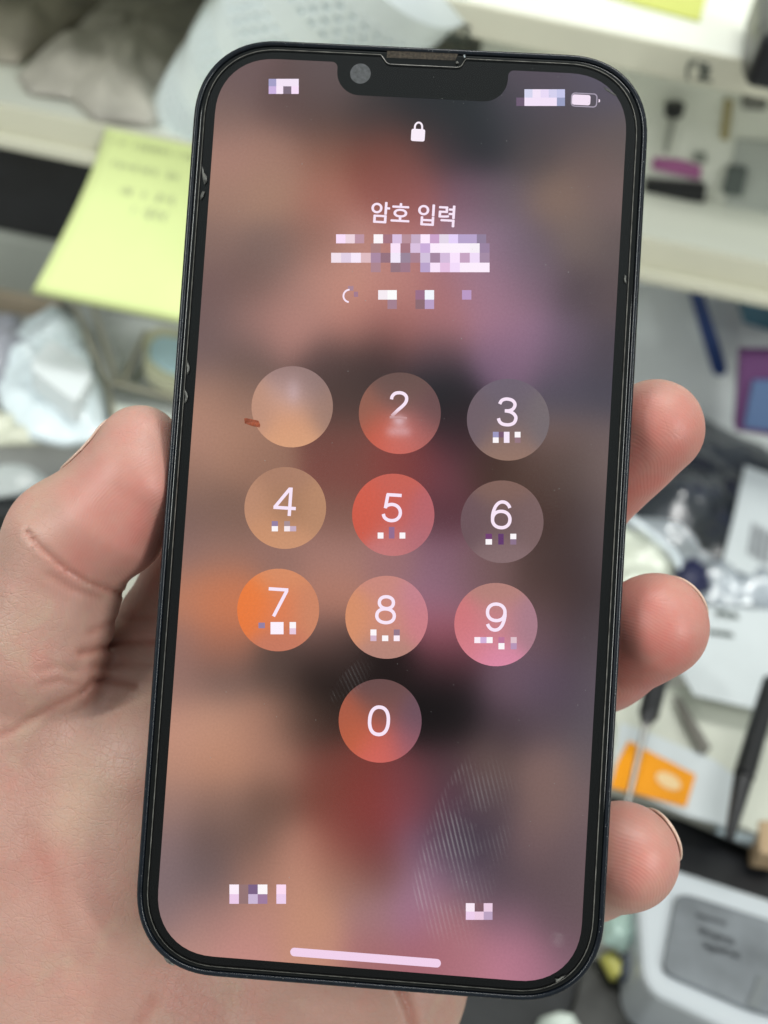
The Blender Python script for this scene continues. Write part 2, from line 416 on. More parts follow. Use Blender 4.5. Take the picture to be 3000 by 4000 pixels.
slab('window', [(1626, 822), (1780, 822), (1780, 945), (1606, 925)], 1, .4285, .0012, M('periwinkle', (.13, .21, .40), .35), pk)
m_dark = M('dark_film', (0.035, 0.042, 0.055), 0.2, ior=1.8, bump=.006, bscale=30, var=.3, vscale=40)
o = mound('black_bag', [(1380, 860), (1510, 890), (1600, 948), (1720, 1010), (1720, 1120), (1640, 1180), (1560, 1230), (1450, 1200), (1350, 1100)], 2, .040, .008, .006, m_dark, freq=34, seed=21, power=5)
tag(o, 'black glossy plastic bag behind the top fingertip', 'bag'); o.name = 'plastic_bag'
lab = empty('barcode_label', mean_pt([(1620, 1100)], 2, .055))
tag(lab, 'white card with a black barcode on the black bag at the right edge', 'label')
m_white = M('white_paper', (0.60, 0.65, 0.67), 0.5, var=.04, vscale=40)
slab('card', [(1610, 1005), (1760, 1060), (1760, 1290), (1560, 1218), (1585, 1120)], 2, .056, .0015, m_white, lab, bevel=.0003)
m_bar = M('barcode_ink', (.10, .10, .12), .6)
bx = 0
for k in range(9):
    x = 1622 + k * 5.4; wv = (2.4, 1.4, 3.2, 1.6, 2.6)[k % 5]
    y0 = 1128 + k * 3.2; y1 = 1196 + k * 3.2
    slab('bar', [(x + 4, y0), (x + 4 + wv, y0 + 1), (x + wv - 8, y1 + 1), (x - 8, y1)], 2, .0563, .0002, m_bar, lab, bevel=0)
m_clearbag = M('clear_film', (0.34, 0.38, 0.42), 0.16, bump=.008, bscale=45, var=.5, vscale=40, coat=1, ior=2.0)
o = mound('clear_packet', [(1335, 1110), (1400, 1125), (1480, 1190), (1560, 1225), (1659, 1250), (1740, 1280), (1700, 1320), (1520, 1310), (1335, 1260)], 2, .048, .006, .007, m_clearbag, freq=46, seed=31, power=5)
tag(o, 'clear crinkled plastic packet between the top and middle fingertips', 'packet')
m_fold = M('fold_highlight', (.72, .80, .86), .15, coat=1, bump=.002, bscale=120)  # near-white colour carries the highlight along the bag's fold
for fa, fb in (((1360, 1118), (1412, 1158)), ((1412, 1158), (1452, 1190)), ((1452, 1190), (1476, 1236))):
    tube('folded_edge', on(fa, 2, .0625), on(fb, 2, .0625), .0017, .0014, m_fold, o, seg=12)
o = mound('cream_packet', [(1320, 1130), (1400, 1150), (1470, 1230), (1460, 1290), (1320, 1290)], 2, .056, .004, .004, M('cream_film', (.66, .70, .60), .25, bump=.001, bscale=50, coat=.5), freq=50, seed=33)
tag(o, 'cream packet on the clear crinkled packet beside the phone edge', 'packet')
o = mound('navy_cap', [(1455, 1225), (1490, 1205), (1530, 1235), (1535, 1275), (1490, 1290), (1455, 1270)], 2, .060, .006, .0, M('navy', (.015, .018, .06), .4))
tag(o, 'dark navy cap just above the middle fingertip', 'cap')
pp = empty('printed_paper', mean_pt([(1600, 1380)], 2, .05))
tag(pp, 'white paper with black printed text right of the middle fingertip', 'paper')
slab('sheet', [(1480, 1270), (1760, 1320), (1760, 1560), (1500, 1500), (1440, 1400)], 2, .048, .001, m_white, pp, bevel=.0002)
def smear(name, rows, v, parent, mat, wid=.35):
    L = []
    for (x0, y0, x1, y1, hh) in rows:
        n = max(3, int((x1 - x0) / 6))
        for i in range(n):
            t = i / n; x = x0 + (x1 - x0) * t; y = y0 + (y1 - y0) * t
            L.append([(x, y - hh * random.uniform(.5, 1)), (x + random.uniform(1, 5), y + hh * random.uniform(.2, 1))])
            if random.random() < .5: L.append([(x, y), (x + 5, y + random.uniform(-hh, hh) * .6)])
    return strokes(name, L, 2, v, wid, mat, parent)
smear('printed_text', [(1548, 1326, 1596, 1334, 8), (1530, 1366, 1585, 1374, 6)], .0482, pp, m_ink, .75)
o = slab('paper_stack', [(1330, 1490), (1480, 1480), (1760, 1560), (1760, 1760), (1640, 1800), (1500, 1740), (1320, 1680)], 2, .036, .01, M('ivory_paper', (.60, .62, .54), .55, var=.05, vscale=30), bevel=.0006)
tag(o, 'ivory paper stack under the screwdriver at the right', 'paper')
sd = empty('screwdriver', mean_pt([(1400, 1540)], 2, .05))
tag(sd, 'black handled screwdriver with thin steel shaft between middle and lowest fingertips', 'screwdriver')
tube('handle', on((1428, 1430), 2, .058), on((1400, 1548), 2, .055), .0042, .0036, m_black, sd)
tube('collar', on((1400, 1546), 2, .055), on((1395, 1565), 2, .0548), .0030, .0018, m_black, sd)
tube('shaft', on((1396, 1560), 2, .055), on((1350, 1760), 2, .046), .0011, .0010, M('steel', (.25, .25, .24), .3, .8), sd)
ol = empty('orange_card', mean_pt([(1420, 1680)], 2, .04))
tag(ol, 'white card with a bright orange band and a white oval mark, above the lowest fingertip', 'card')
slab('card', [(1340, 1560), (1420, 1590), (1540, 1640), (1620, 1700), (1590, 1790), (1480, 1760), (1320, 1690)], 2, .0375, .0008, m_white, ol, bevel=0)
slab('orange_band', [(1358, 1600), (1503, 1674), (1482, 1742), (1318, 1700), (1334, 1645)], 2, .0382, .0005, M('orange_print', (.88, .33, .0), .5), ol, bevel=0)
ov = [(1444 + 27 * math.cos(q) , 1687 + 17 * math.sin(q) + 10 * math.cos(q)) for q in [i * math.tau / 20 for i in range(20)]]
slab('oval_mark', ov, 2, .0386, .0003, M('cream_print', (.88, .64, .34), .5), ol, bevel=0)
tw = empty('tweezers', mean_pt([(1490, 1560)], 2, .04))
tag(tw, 'slim grey metal tweezers lying diagonally on the ivory paper', 'tweezers')
m_gsteel = M('grey_steel', (.22, .21, .19), .4, .5)
tube('arm', on((1455, 1506), 2, .0392), on((1520, 1625), 2, .0392), .0007, .0016, m_gsteel, tw)
tube('arm', on((1465, 1506), 2, .0392), on((1527, 1618), 2, .0392), .0007, .0016, m_gsteel, tw)
bs = empty('spudger', mean_pt([(1610, 1650)], 2, .05))
tag(bs, 'long black stick standing diagonally at the right edge', 'stick')
tube('shaft', on((1668, 1470), 2, .064), on((1606, 1680), 2, .058), .0033, .0036, m_black, bs)
tube('tip', on((1606, 1680), 2, .058), on((1575, 1812), 2, .052), .0033, .0016, m_black, bs)
o = mound('clear_packet', [(1545, 1745), (1620, 1760), (1760, 1790), (1760, 1860), (1620, 1830), (1540, 1800)], 2, .030, .004, .005, M('ice_film', (.52, .62, .66), .15, bump=.002, bscale=40, coat=.8), freq=60, seed=41)
tag(o, 'icy clear packet at the right edge just above the black tray rim', 'packet')
o = slab('tan_block', [(1640, 1770), (1700, 1770), (1700, 1850), (1640, 1840)], 2, .037, .01, M('tan', (.50, .36, .22), .6), bevel=.001)
tag(o, 'small tan block at the right edge beside the icy packet', 'block')
o = slab('black_tray', rounded([(1250, 1700), (1400, 1738), (1500, 1768), (1800, 1860), (1800, 1990), (1560, 1920), (1250, 1830)], .08), 2, .024, .024, m_black, bevel=.004)
tag(o, 'black tray rim running behind the lowest fingertip', 'tray')
# white rounded case with smoky window
wc = empty('white_case', mean_pt([(1540, 2030)], 2, .02))
tag(wc, 'white rounded plastic case with a smoky grey window and dark scribble at the lower right', 'case')
slab('shell', rounded([(1372, 1868), (1450, 1872), (1800, 1985), (1800, 2330), (1600, 2235), (1390, 2135)], .2, 8), 2, .030, .028, M('frosted_white', (.60, .65, .69), .3, coat=.3), wc, bevel=.004)
slab('window', rounded([(1462, 1922), (1800, 2030), (1800, 2230), (1620, 2180), (1430, 2098)], .14, 6), 2, .0318, .0016, M('smoky_window', (.20, .22, .24), .25, var=.25, vscale=60, bump=.0008, bscale=40), wc, bevel=.0006)
smear('handwriting', [(1510, 2010, 1590, 2038, 9), (1520, 2044, 1600, 2066, 10), (1505, 1978, 1570, 1996, 6)], .0322, wc, M('scribble', (.05, .055, .065), .5), .22)
slab('inner_strip', [(1640, 2110), (1659, 2110), (1640, 2180), (1615, 2172)], 2, .0325, .0006, M('grey_strip', (.20, .22, .23), .3), wc, bevel=0)
# clutter lower right
o = mound('mint_packet', [(1300, 1975), (1360, 1965), (1380, 2010), (1350, 2060), (1300, 2040)], 2, .020, .004, .003, M('mint_film', (.45, .62, .56), .2, bump=.001, bscale=60, coat=.5), freq=60, seed=51)
tag(o, 'mint coloured glossy packet just below the lowest fingertip', 'packet')
o = slab('dark_cloth', [(900, 2160), (1290, 2080), (1420, 2300), (1500, 2500), (600, 2500)], 2, .004, .004, m_blackmat, bevel=.001)
tag(o, 'black rubber mat under the phone at the bottom edge', 'mat'); o.name = 'rubber_mat'
o = slab('dark_cable_tray', [(1270, 2060), (1400, 2120), (1720, 2290), (1900, 2500), (1300, 2500), (1230, 2200)], 2, .008, .004, M('dark_bench', (.035, .036, .034), .45, var=.5, vscale=90), bevel=.001)
tag(o, 'dark speckled parts tray below the white case at the bottom right', 'tray'); o.name = 'parts_tray'
o = tube('battery_cell', on((1340, 2080), 2, .014), on((1385, 2100), 2, .014), .0055, .0055, M('slate_blue', (.12, .14, .18), .4)); tag(o, 'slate grey cylinder beside the yellow bit at the lower right', 'cylinder'); o.name = 'grey_cylinder'
o = tube('yellow_bit', on((1312, 2062), 2, .013), on((1338, 2112), 2, .013), .0032, .0032, M('yellow_pl', (.62, .60, .15), .4)); tag(o, 'yellow plastic bit just outside the lower right phone corner', 'plastic bit')
o = tube('yellow_green', on((1372, 1985), 2, .02), on((1366, 2010), 2, .02), .0018, .0018, M('olive_yellow', (.45, .45, .08), .4)); tag(o, 'tiny olive yellow piece beside the mint packet', 'plastic bit'); o.name = 'yellow_bit'
o = tube('orange_bit', on((1405, 2128), 2, .014), on((1416, 2134), 2, .014), .003, .003, M('orange_pl', (.55, .17, .06), .5)); tag(o, 'small orange bit on the dark parts tray', 'plastic bit')
m_screw = M('screw_steel', (.62, .62, .58), .18, 1)
def screw(D, D2, r, label):
    a = on(D, 2, .014); b = on(D2, 2, .012)
    e = empty('screw', (a + b) / 2)
    tag(e, label, 'screw', 'loose screws on the parts tray')
    tube('head', a, a.lerp(b, .3), r * 1.7, r * 1.7, m_screw, e, seg=14); tube('shank', a.lerp(b, .3), b, r * .8, r * .6, m_screw, e, seg=10)
screw((1425, 2170), (1450, 2190), .0014, 'steel screw under the orange bit')
screw((1450, 2160), (1440, 2210), .0016, 'bright steel screw right of the orange bit at the bottom edge')
screw((1500, 2150), (1488, 2200), .0018, 'largest steel screw beside the pale plug on the parts tray')
screw((1310, 1990), (1330, 2000), .0012, 'steel screw beside the mint packet')
o = tube('pale_plug', on((1536, 2140), 2, .016), on((1510, 2230), 2, .010), .0022, .0030, M('pale_pl', (.58, .60, .54), .3)); tag(o, 'pale plastic plug upright below the white case', 'plug')
o = mound('white_cap', [(1165, 2200), (1200, 2188), (1240, 2196), (1260, 2230), (1200, 2250), (1150, 2230)], 2, .006, .006, 0, M('white_cap', (.62, .70, .64), .2))
tag(o, 'small white dome at the bottom edge on the black mat', 'cap'); o.name = 'white_dome'
#END background

# ==================================================================  PHONE
rv = Vector((-.043, -.034, -.064)); ang = rv.length
RP = Matrix.Rotation(ang, 4, rv / ang)
PH_LOCAL = Matrix.Translation((1.576 * MM, .462 * MM, -158.218 * MM)) @ RP      # phone glass frame seen from the camera
PHONE = CAM @ PH_LOCAL
PINV_MM = np.array(RP.to_3x3()).T
T_MM = np.array((1.576, .462, -158.218))
def sp(px, py, z=0.0):
    """photo pixel (3000x4000) -> phone plane coordinates in mm"""
    d = np.array(((px - 1500) / FPX, -(py - 2000) / FPX, -1.0))
    dl = PINV_MM @ d; ol = PINV_MM @ (-T_MM)
    t = (z - ol[2]) / dl[2]
    p = ol + dl * t
    return p[0], p[1]
def sD(x, y, z=0.0): return sp(x * SC, y * SC, z)

phone = empty('smartphone', mat=PHONE)
tag(phone, 'black smartphone held upright showing a Korean passcode keypad over a blurred reddish wallpaper', 'smartphone')
def pobj(name, verts_mm, faces, mat, parent=phone, smooth=True, bevel=0, cols=None):
    o = mesh_obj(name, [(v[0] * MM, v[1] * MM, v[2] * MM) for v in verts_mm], faces, mat, parent, smooth=smooth, bevel=bevel)
    if cols is not None:
        a = o.data.color_attributes.new('col', 'FLOAT_COLOR', 'POINT')
        flat = np.ones((len(o.data.vertices), 4), dtype=np.float32); flat[:, :3] = cols
        a.data.foreach_set('color', flat.ravel())
    return o
def rrect(hw, hh, r, n=12, ex=2.25):
    P = []
    for cx, cy, a0 in ((hw - r, hh - r, 0), (-hw + r, hh - r, 90), (-hw + r, -hh + r, 180), (hw - r, -hh + r, 270)):
        for k in range(n + 1):
            q = math.radians(a0 + 90 * k / n)
            c, s = math.cos(q), math.sin(q)
            P.append((cx + r * math.copysign(abs(c) ** (2 / ex), c), cy + r * math.copysign(abs(s) ** (2 / ex), s)))
    return P
HW, HH, RC = 35.75, 73.0, 13.2
def loft(prof, hw=HW, hh=HH, r=RC, n=12, cap0=False, cap1=True):
    V = []; F = []
    for ins, z in prof:
        V += [(x, y, z) for x, y in rrect(hw - ins, hh - ins, r - ins, n)]
    m = 4 * (n + 1)
    for i in range(len(prof) - 1):
        for k in range(m):
            a = i * m + k; b = i * m + (k + 1) % m
            F.append((a, a + m, b + m, b))
    if cap0: F.append(tuple(range(m)))
    if cap1: F.append(tuple(reversed(range((len(prof) - 1) * m, len(prof) * m))))
    return V, F
m_frame = M('midnight_frame', (0.006, 0.009, 0.014), 0.24, .0, spec=.5, var=.3, vscale=900)
m_glassblack = M('bezel_black', (0.004, 0.005, 0.005), 0.05, spec=.5)
V, F = loft([(.95, -.6), (.92, .0), (.78, .16), (.5, .2), (.22, .1), (.06, -.25), (0, -.7), (0, -7.0), (.12, -7.4), (.45, -7.65), (1.0, -7.75)], n=16)
pobj('frame', V, F, m_frame)
V, F = loft([(.35, -.03), (.1, -.06), (0, -.16), (0, -.62)], hw=34.8, hh=72.05, r=12.3, n=16, cap0=True)
pobj('cover_glass', V, F, m_glassblack)
# side button
def bar3(x0, x1, y0, y1, z0, z1):
    v = [(x, y, z) for x in (x0, x1) for y in (y0, y1) for z in (z0, z1)]
    return v, [(0, 1, 3, 2), (4, 6, 7, 5), (0, 4, 5, 1), (2, 3, 7, 6), (0, 2, 6, 4), (1, 5, 7, 3)]
V, F = bar3(35.6, 36.15, 10.5, 27.6, -5.3, -2.3); pobj('side_button', V, F, m_frame, smooth=False, bevel=.0002)
for y0 in (24, 36): 
    V, F = bar3(-36.1, -35.6, y0, y0 + 9.5, -5.3, -2.3); pobj('volume_button', V, F, m_frame, smooth=False, bevel=.0002)

# emissive screen material, colour from a vertex colour field
def screen_mat(name, gain=1.0, grain=0.0):
    m = bpy.data.materials.new(name); m.use_nodes = True
    nt = m.node_tree; N = nt.nodes; L = nt.links; b = N['Principled BSDF']
    b.inputs['Base Color'].default_value = (0.006, .006, .006, 1); b.inputs['Roughness'].default_value = .15
    b.inputs['Specular IOR Level'].default_value = .1
    at = N.new('ShaderNodeAttribute'); at.attribute_name = 'col'
    src = at.outputs['Color']
    if grain:
        tc = N.new('ShaderNodeTexCoord'); n = N.new('ShaderNodeTexNoise'); n.inputs['Scale'].default_value = 2600; n.inputs['Detail'].default_value = 2
        L.new(tc.outputs['Object'], n.inputs['Vector'])
        mr = N.new('ShaderNodeMapRange'); mr.inputs[1].default_value = .25; mr.inputs[2].default_value = .75; mr.inputs[3].default_value = 1 - grain; mr.inputs[4].default_value = 1 + grain
        L.new(n.outputs['Fac'], mr.inputs[0])
        mx = N.new('ShaderNodeMix'); mx.data_type = 'RGBA'; mx.blend_type = 'MULTIPLY'; mx.inputs[0].default_value = 1
        L.new(src, mx.inputs[6]); L.new(mr.outputs[0], mx.inputs[7]); src = mx.outputs[2]
    L.new(src, b.inputs['Emission Color']); b.inputs['Emission Strength'].default_value = gain
    return m
m_screen = screen_mat('display_pixels', 1.0, .045)
m_ui = screen_mat('display_symbols', 1.0)

WALL = '''500,170,112,92,92;620,230,100,80,78;700,190,98,84,84;1150,200,85,78,88;1300,200,90,85,98;
480,250,130,105,98;700,260,90,72,68;800,260,70,62,62;900,250,50,50,53;1000,260,46,50,53;1100,260,64,64,70;1250,270,84,77,82;1330,300,100,90,90;
480,330,168,128,115;600,330,160,122,108;700,330,140,98,84;800,330,125,75,65;870,330,110,70,64;950,330,72,58,62;1040,320,46,48,53;1150,330,82,74,76;1280,340,112,94,90;
470,430,160,125,110;600,420,165,128,110;700,430,165,112,98;830,420,148,90,82;860,380,132,82,76;900,420,150,92,92;1000,420,120,90,105;1080,430,110,95,105;1200,430,130,108,98;1320,420,118,100,98;
450,520,135,108,100;600,540,130,105,98;680,520,150,110,98;780,520,185,135,125;880,520,178,120,118;1000,520,152,118,136;1080,540,140,115,136;1040,600,158,120,136;1150,540,105,92,100;1250,520,118,102,98;1330,540,100,88,88;
440,620,120,95,92;560,620,125,98,92;640,640,165,125,115;700,600,182,134,122;600,700,170,125,116;740,620,195,140,125;860,620,185,130,122;960,620,165,112,116;1060,620,160,120,140;1150,620,120,98,114;1120,560,125,105,122;1250,630,88,76,82;1330,650,95,82,84;
440,700,118,96,94;540,710,145,112,106;640,700,185,135,125;760,700,175,122,112;860,700,160,105,100;960,700,168,115,118;1070,710,164,120,140;1150,730,148,115,140;1110,760,140,108,130;1100,640,150,115,132;1230,730,105,90,105;1330,750,82,74,82;
430,780,120,98,96;540,780,105,86,82;700,780,92,72,70;820,770,72,56,56;950,770,82,65,72;1080,780,115,92,115;1200,780,98,84,100;1320,790,80,74,84;
430,850,170,130,112;520,850,150,115,100;740,860,84,65,61;760,830,72,58,56;960,850,38,39,43;990,900,46,38,42;1210,860,85,80,92;1310,860,78,75,86;
420,950,175,132,115;510,960,170,128,108;740,950,115,75,68;900,1000,120,60,60;980,950,66,44,50;1200,950,118,96,92;1300,950,110,94,94;
410,1030,150,115,100;560,1000,150,112,95;740,1020,125,75,68;840,1000,130,70,65;960,1020,110,65,75;1050,1010,72,52,47;1150,1010,85,65,59;1240,1020,95,82,80;1310,1020,118,100,98;
400,1110,128,100,92;500,1110,130,100,88;730,1110,130,92,82;960,1110,92,57,65;1190,1100,77,57,52;1260,1100,72,60,60;1310,1100,108,94,94;1230,1010,86,68,62;1230,1180,70,54,52;1200,1250,76,58,54;1255,1220,63,51,53;1298,1180,98,86,88;1295,1000,112,98,96;
390,1200,145,112,104;480,1200,155,115,102;600,1210,150,112,102;720,1200,165,122,112;850,1220,155,112,112;950,1210,135,98,115;1060,1230,115,88,88;1180,1210,82,64,62;1250,1210,65,52,54;1300,1210,95,84,88;
385,1290,185,125,100;460,1290,196,124,92;500,1290,200,120,84;715,1280,175,122,105;950,1280,150,110,130;1000,1250,125,92,100;1190,1300,97,75,75;1250,1300,60,48,50;1290,1320,85,74,78;
380,1390,150,112,102;480,1390,170,110,88;700,1380,125,92,85;730,1420,56,44,42;950,1350,150,88,100;970,1420,110,65,75;1180,1380,110,84,92;1240,1380,72,60,66;1290,1390,90,80,86;
375,1480,150,115,105;480,1460,120,95,88;600,1450,88,70,64;700,1460,38,30,28;850,1440,34,26,26;960,1470,32,26,28;1080,1480,105,82,95;1180,1470,100,82,98;1230,1480,80,68,80;1290,1480,98,88,96;
370,1570,195,145,125;460,1560,190,142,120;560,1560,170,125,106;640,1560,110,82,72;700,1560,56,42,37;930,1560,24,21,22;990,1540,30,26,28;1080,1580,72,59,65;1180,1560,90,76,84;1280,1560,92,84,92;
365,1650,185,138,118;480,1650,185,135,112;600,1650,165,120,102;700,1650,120,70,62;780,1670,122,60,54;880,1680,115,62,66;960,1650,82,58,64;1060,1650,105,84,80;1180,1660,128,102,98;1280,1640,105,92,96;
360,1740,155,122,112;480,1740,140,108,96;600,1730,115,85,74;700,1730,124,70,60;800,1730,136,62,58;760,1780,128,66,62;880,1740,130,70,78;960,1730,88,63,76;1060,1730,88,72,78;1180,1740,125,100,96;1280,1740,115,96,98;
350,1830,135,112,112;460,1820,112,90,86;560,1810,120,92,82;640,1830,180,128,110;720,1830,150,95,82;800,1830,125,62,60;900,1830,130,92,112;960,1820,76,64,78;1040,1830,76,64,76;1150,1830,115,92,94;1270,1830,108,90,94;
350,1910,130,110,112;450,1900,115,96,96;550,1890,155,115,102;640,1900,190,138,118;740,1900,160,115,100;820,1880,125,85,82;920,1900,150,115,135;1000,1910,110,90,105;1100,1900,92,76,84;1200,1900,100,82,86;1270,1910,108,90,94;
360,1990,140,115,115;460,1980,165,125,118;560,1980,185,135,122;680,1990,195,142,118;800,1970,160,120,122;900,1970,160,115,140;960,1980,165,112,118;1100,1990,130,98,112;1200,1990,105,84,92;1260,2000,105,86,90;
400,2050,185,140,130;520,2060,195,140,132;680,2040,195,142,122;800,2050,165,110,112;920,2050,165,105,115;1000,2060,174,116,126;1100,2060,186,124,142;1160,2080,166,114,132;1230,2050,125,95,108'''
wp = np.array([[float(x) for x in t.split(',')] for t in WALL.replace('\n', '').split(';')])
def s2l(c):
    c = c / 255.0
    return np.where(c <= .04045, c / 12.92, ((c + .055) / 1.055) ** 2.4)
AMB = np.array([.006, .007, .007])      # what the glass already reflects
def rbf(px, py, pts, sig):
    d2 = (px[:, None] - pts[None, :, 0]) ** 2 + (py[:, None] - pts[None, :, 1]) ** 2
    wgt = np.exp(-d2 / (2 * sig ** 2)) + 1e-4 / (d2 + 50)
    wgt /= wgt.sum(1)[:, None]
    return wgt @ pts[:, 2:5]
def phone_to_D(x, y, z=0.0):
    R3 = np.array(RP.to_3x3()); P = np.stack([x, y, np.full_like(x, z)], 1) @ R3.T + T_MM
    return (1500 + FPX * P[:, 0] / -P[:, 2]) / SC, (2000 - FPX * P[:, 1] / -P[:, 2]) / SC
DW, DH = 32.3, 69.9
nx, ny = 93, 200
gx = np.linspace(-DW - .3, DW + .3, nx); gy = np.linspace(-DH - .3, DH + .3, ny)
X, Y = np.meshgrid(gx, gy); X = X.ravel(); Y = Y.ravel()
dx_, dy_ = phone_to_D(X, Y)
# pull samples a little apart (gaussian smoothing shrinks contrast)
base = wp.copy()
for _ in range(1):
    est = rbf(wp[:, 0], wp[:, 1], base, 46); base[:, 2:5] += .5 * (wp[:, 2:5] - est)
base[:, 2:5] = np.clip(base[:, 2:5], 14, 235)
wall_srgb = np.clip(rbf(dx_, dy_, base, 46), 14, 235)
cols = np.clip(s2l(wall_srgb) - AMB, 0, 1)
V = [(X[i], Y[i], 0.0) for i in range(len(X))]
def in_rr(x, y):
    qx = abs(x) - (DW + .6 - 8); qy = abs(y) - (DH + .6 - 8)
    return not (qx > 0 and qy > 0 and math.hypot(qx, qy) > 8)
F = [(j * nx + i, j * nx + i + 1, (j + 1) * nx + i + 1, (j + 1) * nx + i) for j in range(ny - 1) for i in range(nx - 1) if in_rr((gx[i] + gx[i + 1]) / 2, (gy[j] + gy[j + 1]) / 2)]
display = pobj('display', V, F, m_screen, cols=cols)

# black border with the display opening and the notch
outer = rrect(34.45, 71.7, 12.0, 14)
nl = sp(1316, 300)[0]; nr = sp(1983, 330)[0]; nb = sp(1650, 385)[1]
inner = rrect(DW, DH, 9.3, 12, 2.2)          # starts at right side, going ccw over the top right corner
m13 = 13
tr_corner = inner[:m13]; tl_corner = inner[m13:2 * m13]; rest = inner[2 * m13:]
def arc(cx, cy, r, a0, a1, n=8):
    return [(cx + r * math.cos(math.radians(a0 + (a1 - a0) * k / n)), cy + r * math.sin(math.radians(a0 + (a1 - a0) * k / n))) for k in range(n + 1)]
rn = 3.7; rf_ = .9
notch = arc(nr + rf_, DH - rf_, rf_, 90, 180) + arc(nr - rn, nb + rn, rn, 0, -90) + arc(nl + rn, nb + rn, rn, 270, 180) + arc(nl - rf_, DH - rf_, rf_, 0, 90)
hole = tr_corner + notch + tl_corner + rest
def ring_mesh(outer, hole, z):
    bm = bmesh.new()
    for loop in (outer, hole):
        vs = [bm.verts.new((x * MM, y * MM, z * MM)) for x, y in loop]
        for i in range(len(vs)):
            try: bm.edges.new((vs[i], vs[(i + 1) % len(vs)]))
            except ValueError: pass
    bmesh.ops.triangle_fill(bm, edges=bm.edges[:], use_beauty=True, normal=(0, 0, 1))
    for f in bm.faces:
        if f.normal.z < 0: f.normal_flip()
    me = bpy.data.meshes.new('bezel'); bm.to_mesh(me); bm.free(); return me
me = ring_mesh(outer, hole, .03); me.materials.append(m_glassblack)
o = bpy.data.objects.new('bezel', me); link(o, phone)
# front camera and earpiece
cx, cy = sp(1408, 288)
def disc(cx, cy, r, z, n=40, rings=1):
    V = [(cx, cy, z)]; F = []
    for q in range(1, rings + 1):
        V += [(cx + r * q / rings * math.cos(math.tau * k / n), cy + r * q / rings * math.sin(math.tau * k / n), z) for k in range(n)]
    F += [(0, 1 + k, 1 + (k + 1) % n) for k in range(n)]
    for q in range(rings - 1):
        a = 1 + q * n; b = a + n
        F += [(a + k, b + k, b + (k + 1) % n, a + (k + 1) % n) for k in range(n)]
    return V, F
V, F = disc(cx, cy, 1.62, .05); o = pobj('front_camera', V, F, M('camera_lens', (.20, .205, .215), .3, var=.3, vscale=1500))
for k, (ox, oy) in enumerate(((-1.0, 1.1), (-.4, 1.2), (.1, .2), (.7, .9), (0, -1.5), (1.2, .6), (-1.2, .3))):
    pass
xa, ya = sp(1500, 212); xb, yb = sp(1792, 222)
V = [(xa, ya + .55, .05), (xb, ya + .55, .05), (xb + .3, ya - .55, .05), (xa - .3 + .6, ya - .55, .05)]
m_grille = M('earpiece_mesh', (.05, .038, .025), .6, bump=.0003, bscale=6000, var=.7, vscale=2600)
mp = mesh_obj('earpiece', [(v[0] * MM, v[1] * MM, v[2] * MM) for v in (
    (sp(1512, 205)[0], sp(1512, 199)[1], .06), (sp(1512, 199)[0], sp(1512, 226)[1], .06), (sp(1780, 210)[0], sp(1780, 237)[1], .06), (sp(1790, 208)[0], sp(1790, 210)[1], .06))], [(0, 1, 2, 3)], m_grille, phone, smooth=False)

# ---- UI under the display: each key, digit and glyph is a sub-part
UIC = (251, 232, 250)
def pinned(name, V, F, mat, col=None, cols=None):
    if cols is None:
        cols = np.tile(np.clip(s2l(np.array(col, dtype=float)) - AMB, 0, 1), (len(V), 1))
    o = pobj(name, V, F, mat, parent=display, cols=cols, smooth=False); return o
KEYS = {  # image centre (D), colour samples: dx, dy, rgb
    '1': (631, 879, ((0, -75, 148, 120, 116), (-70, 0, 190, 145, 124), (70, 0, 158, 125, 112), (0, 75, 218, 162, 126), (0, 20, 212, 155, 122), (40, -50, 138, 115, 112), (2, -30, 200, 165, 160))),
    '2': (864, 893, ((0, -75, 104, 82, 78), (-70, 0, 145, 98, 84), (70, 0, 104, 78, 80), (0, 75, 208, 102, 90), (-40, 40, 205, 92, 70), (45, 45, 170, 98, 95), (0, -30, 118, 88, 84), (0, 38, 200, 130, 125))),
    '3': (1098, 906, ((0, -75, 112, 100, 114), (-70, 0, 112, 96, 104), (70, 0, 118, 108, 112), (0, 75, 152, 120, 106), (0, 30, 132, 108, 104), (0, -20, 108, 98, 108))),
    '4': (616, 1097, ((0, -75, 172, 128, 106), (-70, 0, 188, 140, 114), (70, 0, 185, 138, 108), (0, 75, 205, 150, 116), (0, 0, 168, 125, 98), (-50, 50, 205, 148, 112))),
    '5': (849, 1112, ((0, -75, 200, 100, 88), (-70, 0, 205, 92, 74), (70, 0, 184, 102, 108), (0, 75, 198, 122, 122), (0, 0, 200, 98, 88), (60, 50, 178, 110, 120), (-60, -30, 212, 98, 80))),
    '6': (1084, 1127, ((0, -75, 130, 100, 92), (-70, 0, 110, 86, 92), (70, 0, 122, 98, 98), (0, 75, 135, 110, 112), (0, 0, 112, 90, 92))),
    '7': (601, 1317, ((0, -75, 215, 142, 104), (-70, 0, 232, 122, 66), (70, 0, 205, 135, 104), (0, 75, 198, 122, 98), (0, 0, 222, 128, 88), (-60, -20, 236, 128, 66))),
    '8': (835, 1333, ((0, -75, 202, 138, 126), (-70, 0, 215, 145, 108), (70, 0, 205, 128, 136), (0, 75, 182, 134, 122), (0, 0, 205, 140, 122), (60, -50, 196, 132, 146))),
    '9': (1071, 1349, ((0, -75, 180, 130, 122), (-70, 0, 208, 120, 124), (70, 0, 168, 125, 138), (0, 75, 220, 140, 168), (0, 0, 200, 132, 138), (-50, 40, 214, 128, 140))),
    '0': (821, 1557, ((0, -75, 104, 76, 76), (-70, 0, 168, 92, 72), (70, 0, 106, 80, 92), (0, 75, 212, 104, 96), (-50, 25, 195, 98, 66), (55, 45, 155, 95, 108), (0, -20, 128, 84, 78), (0, 40, 205, 100, 86))),
}
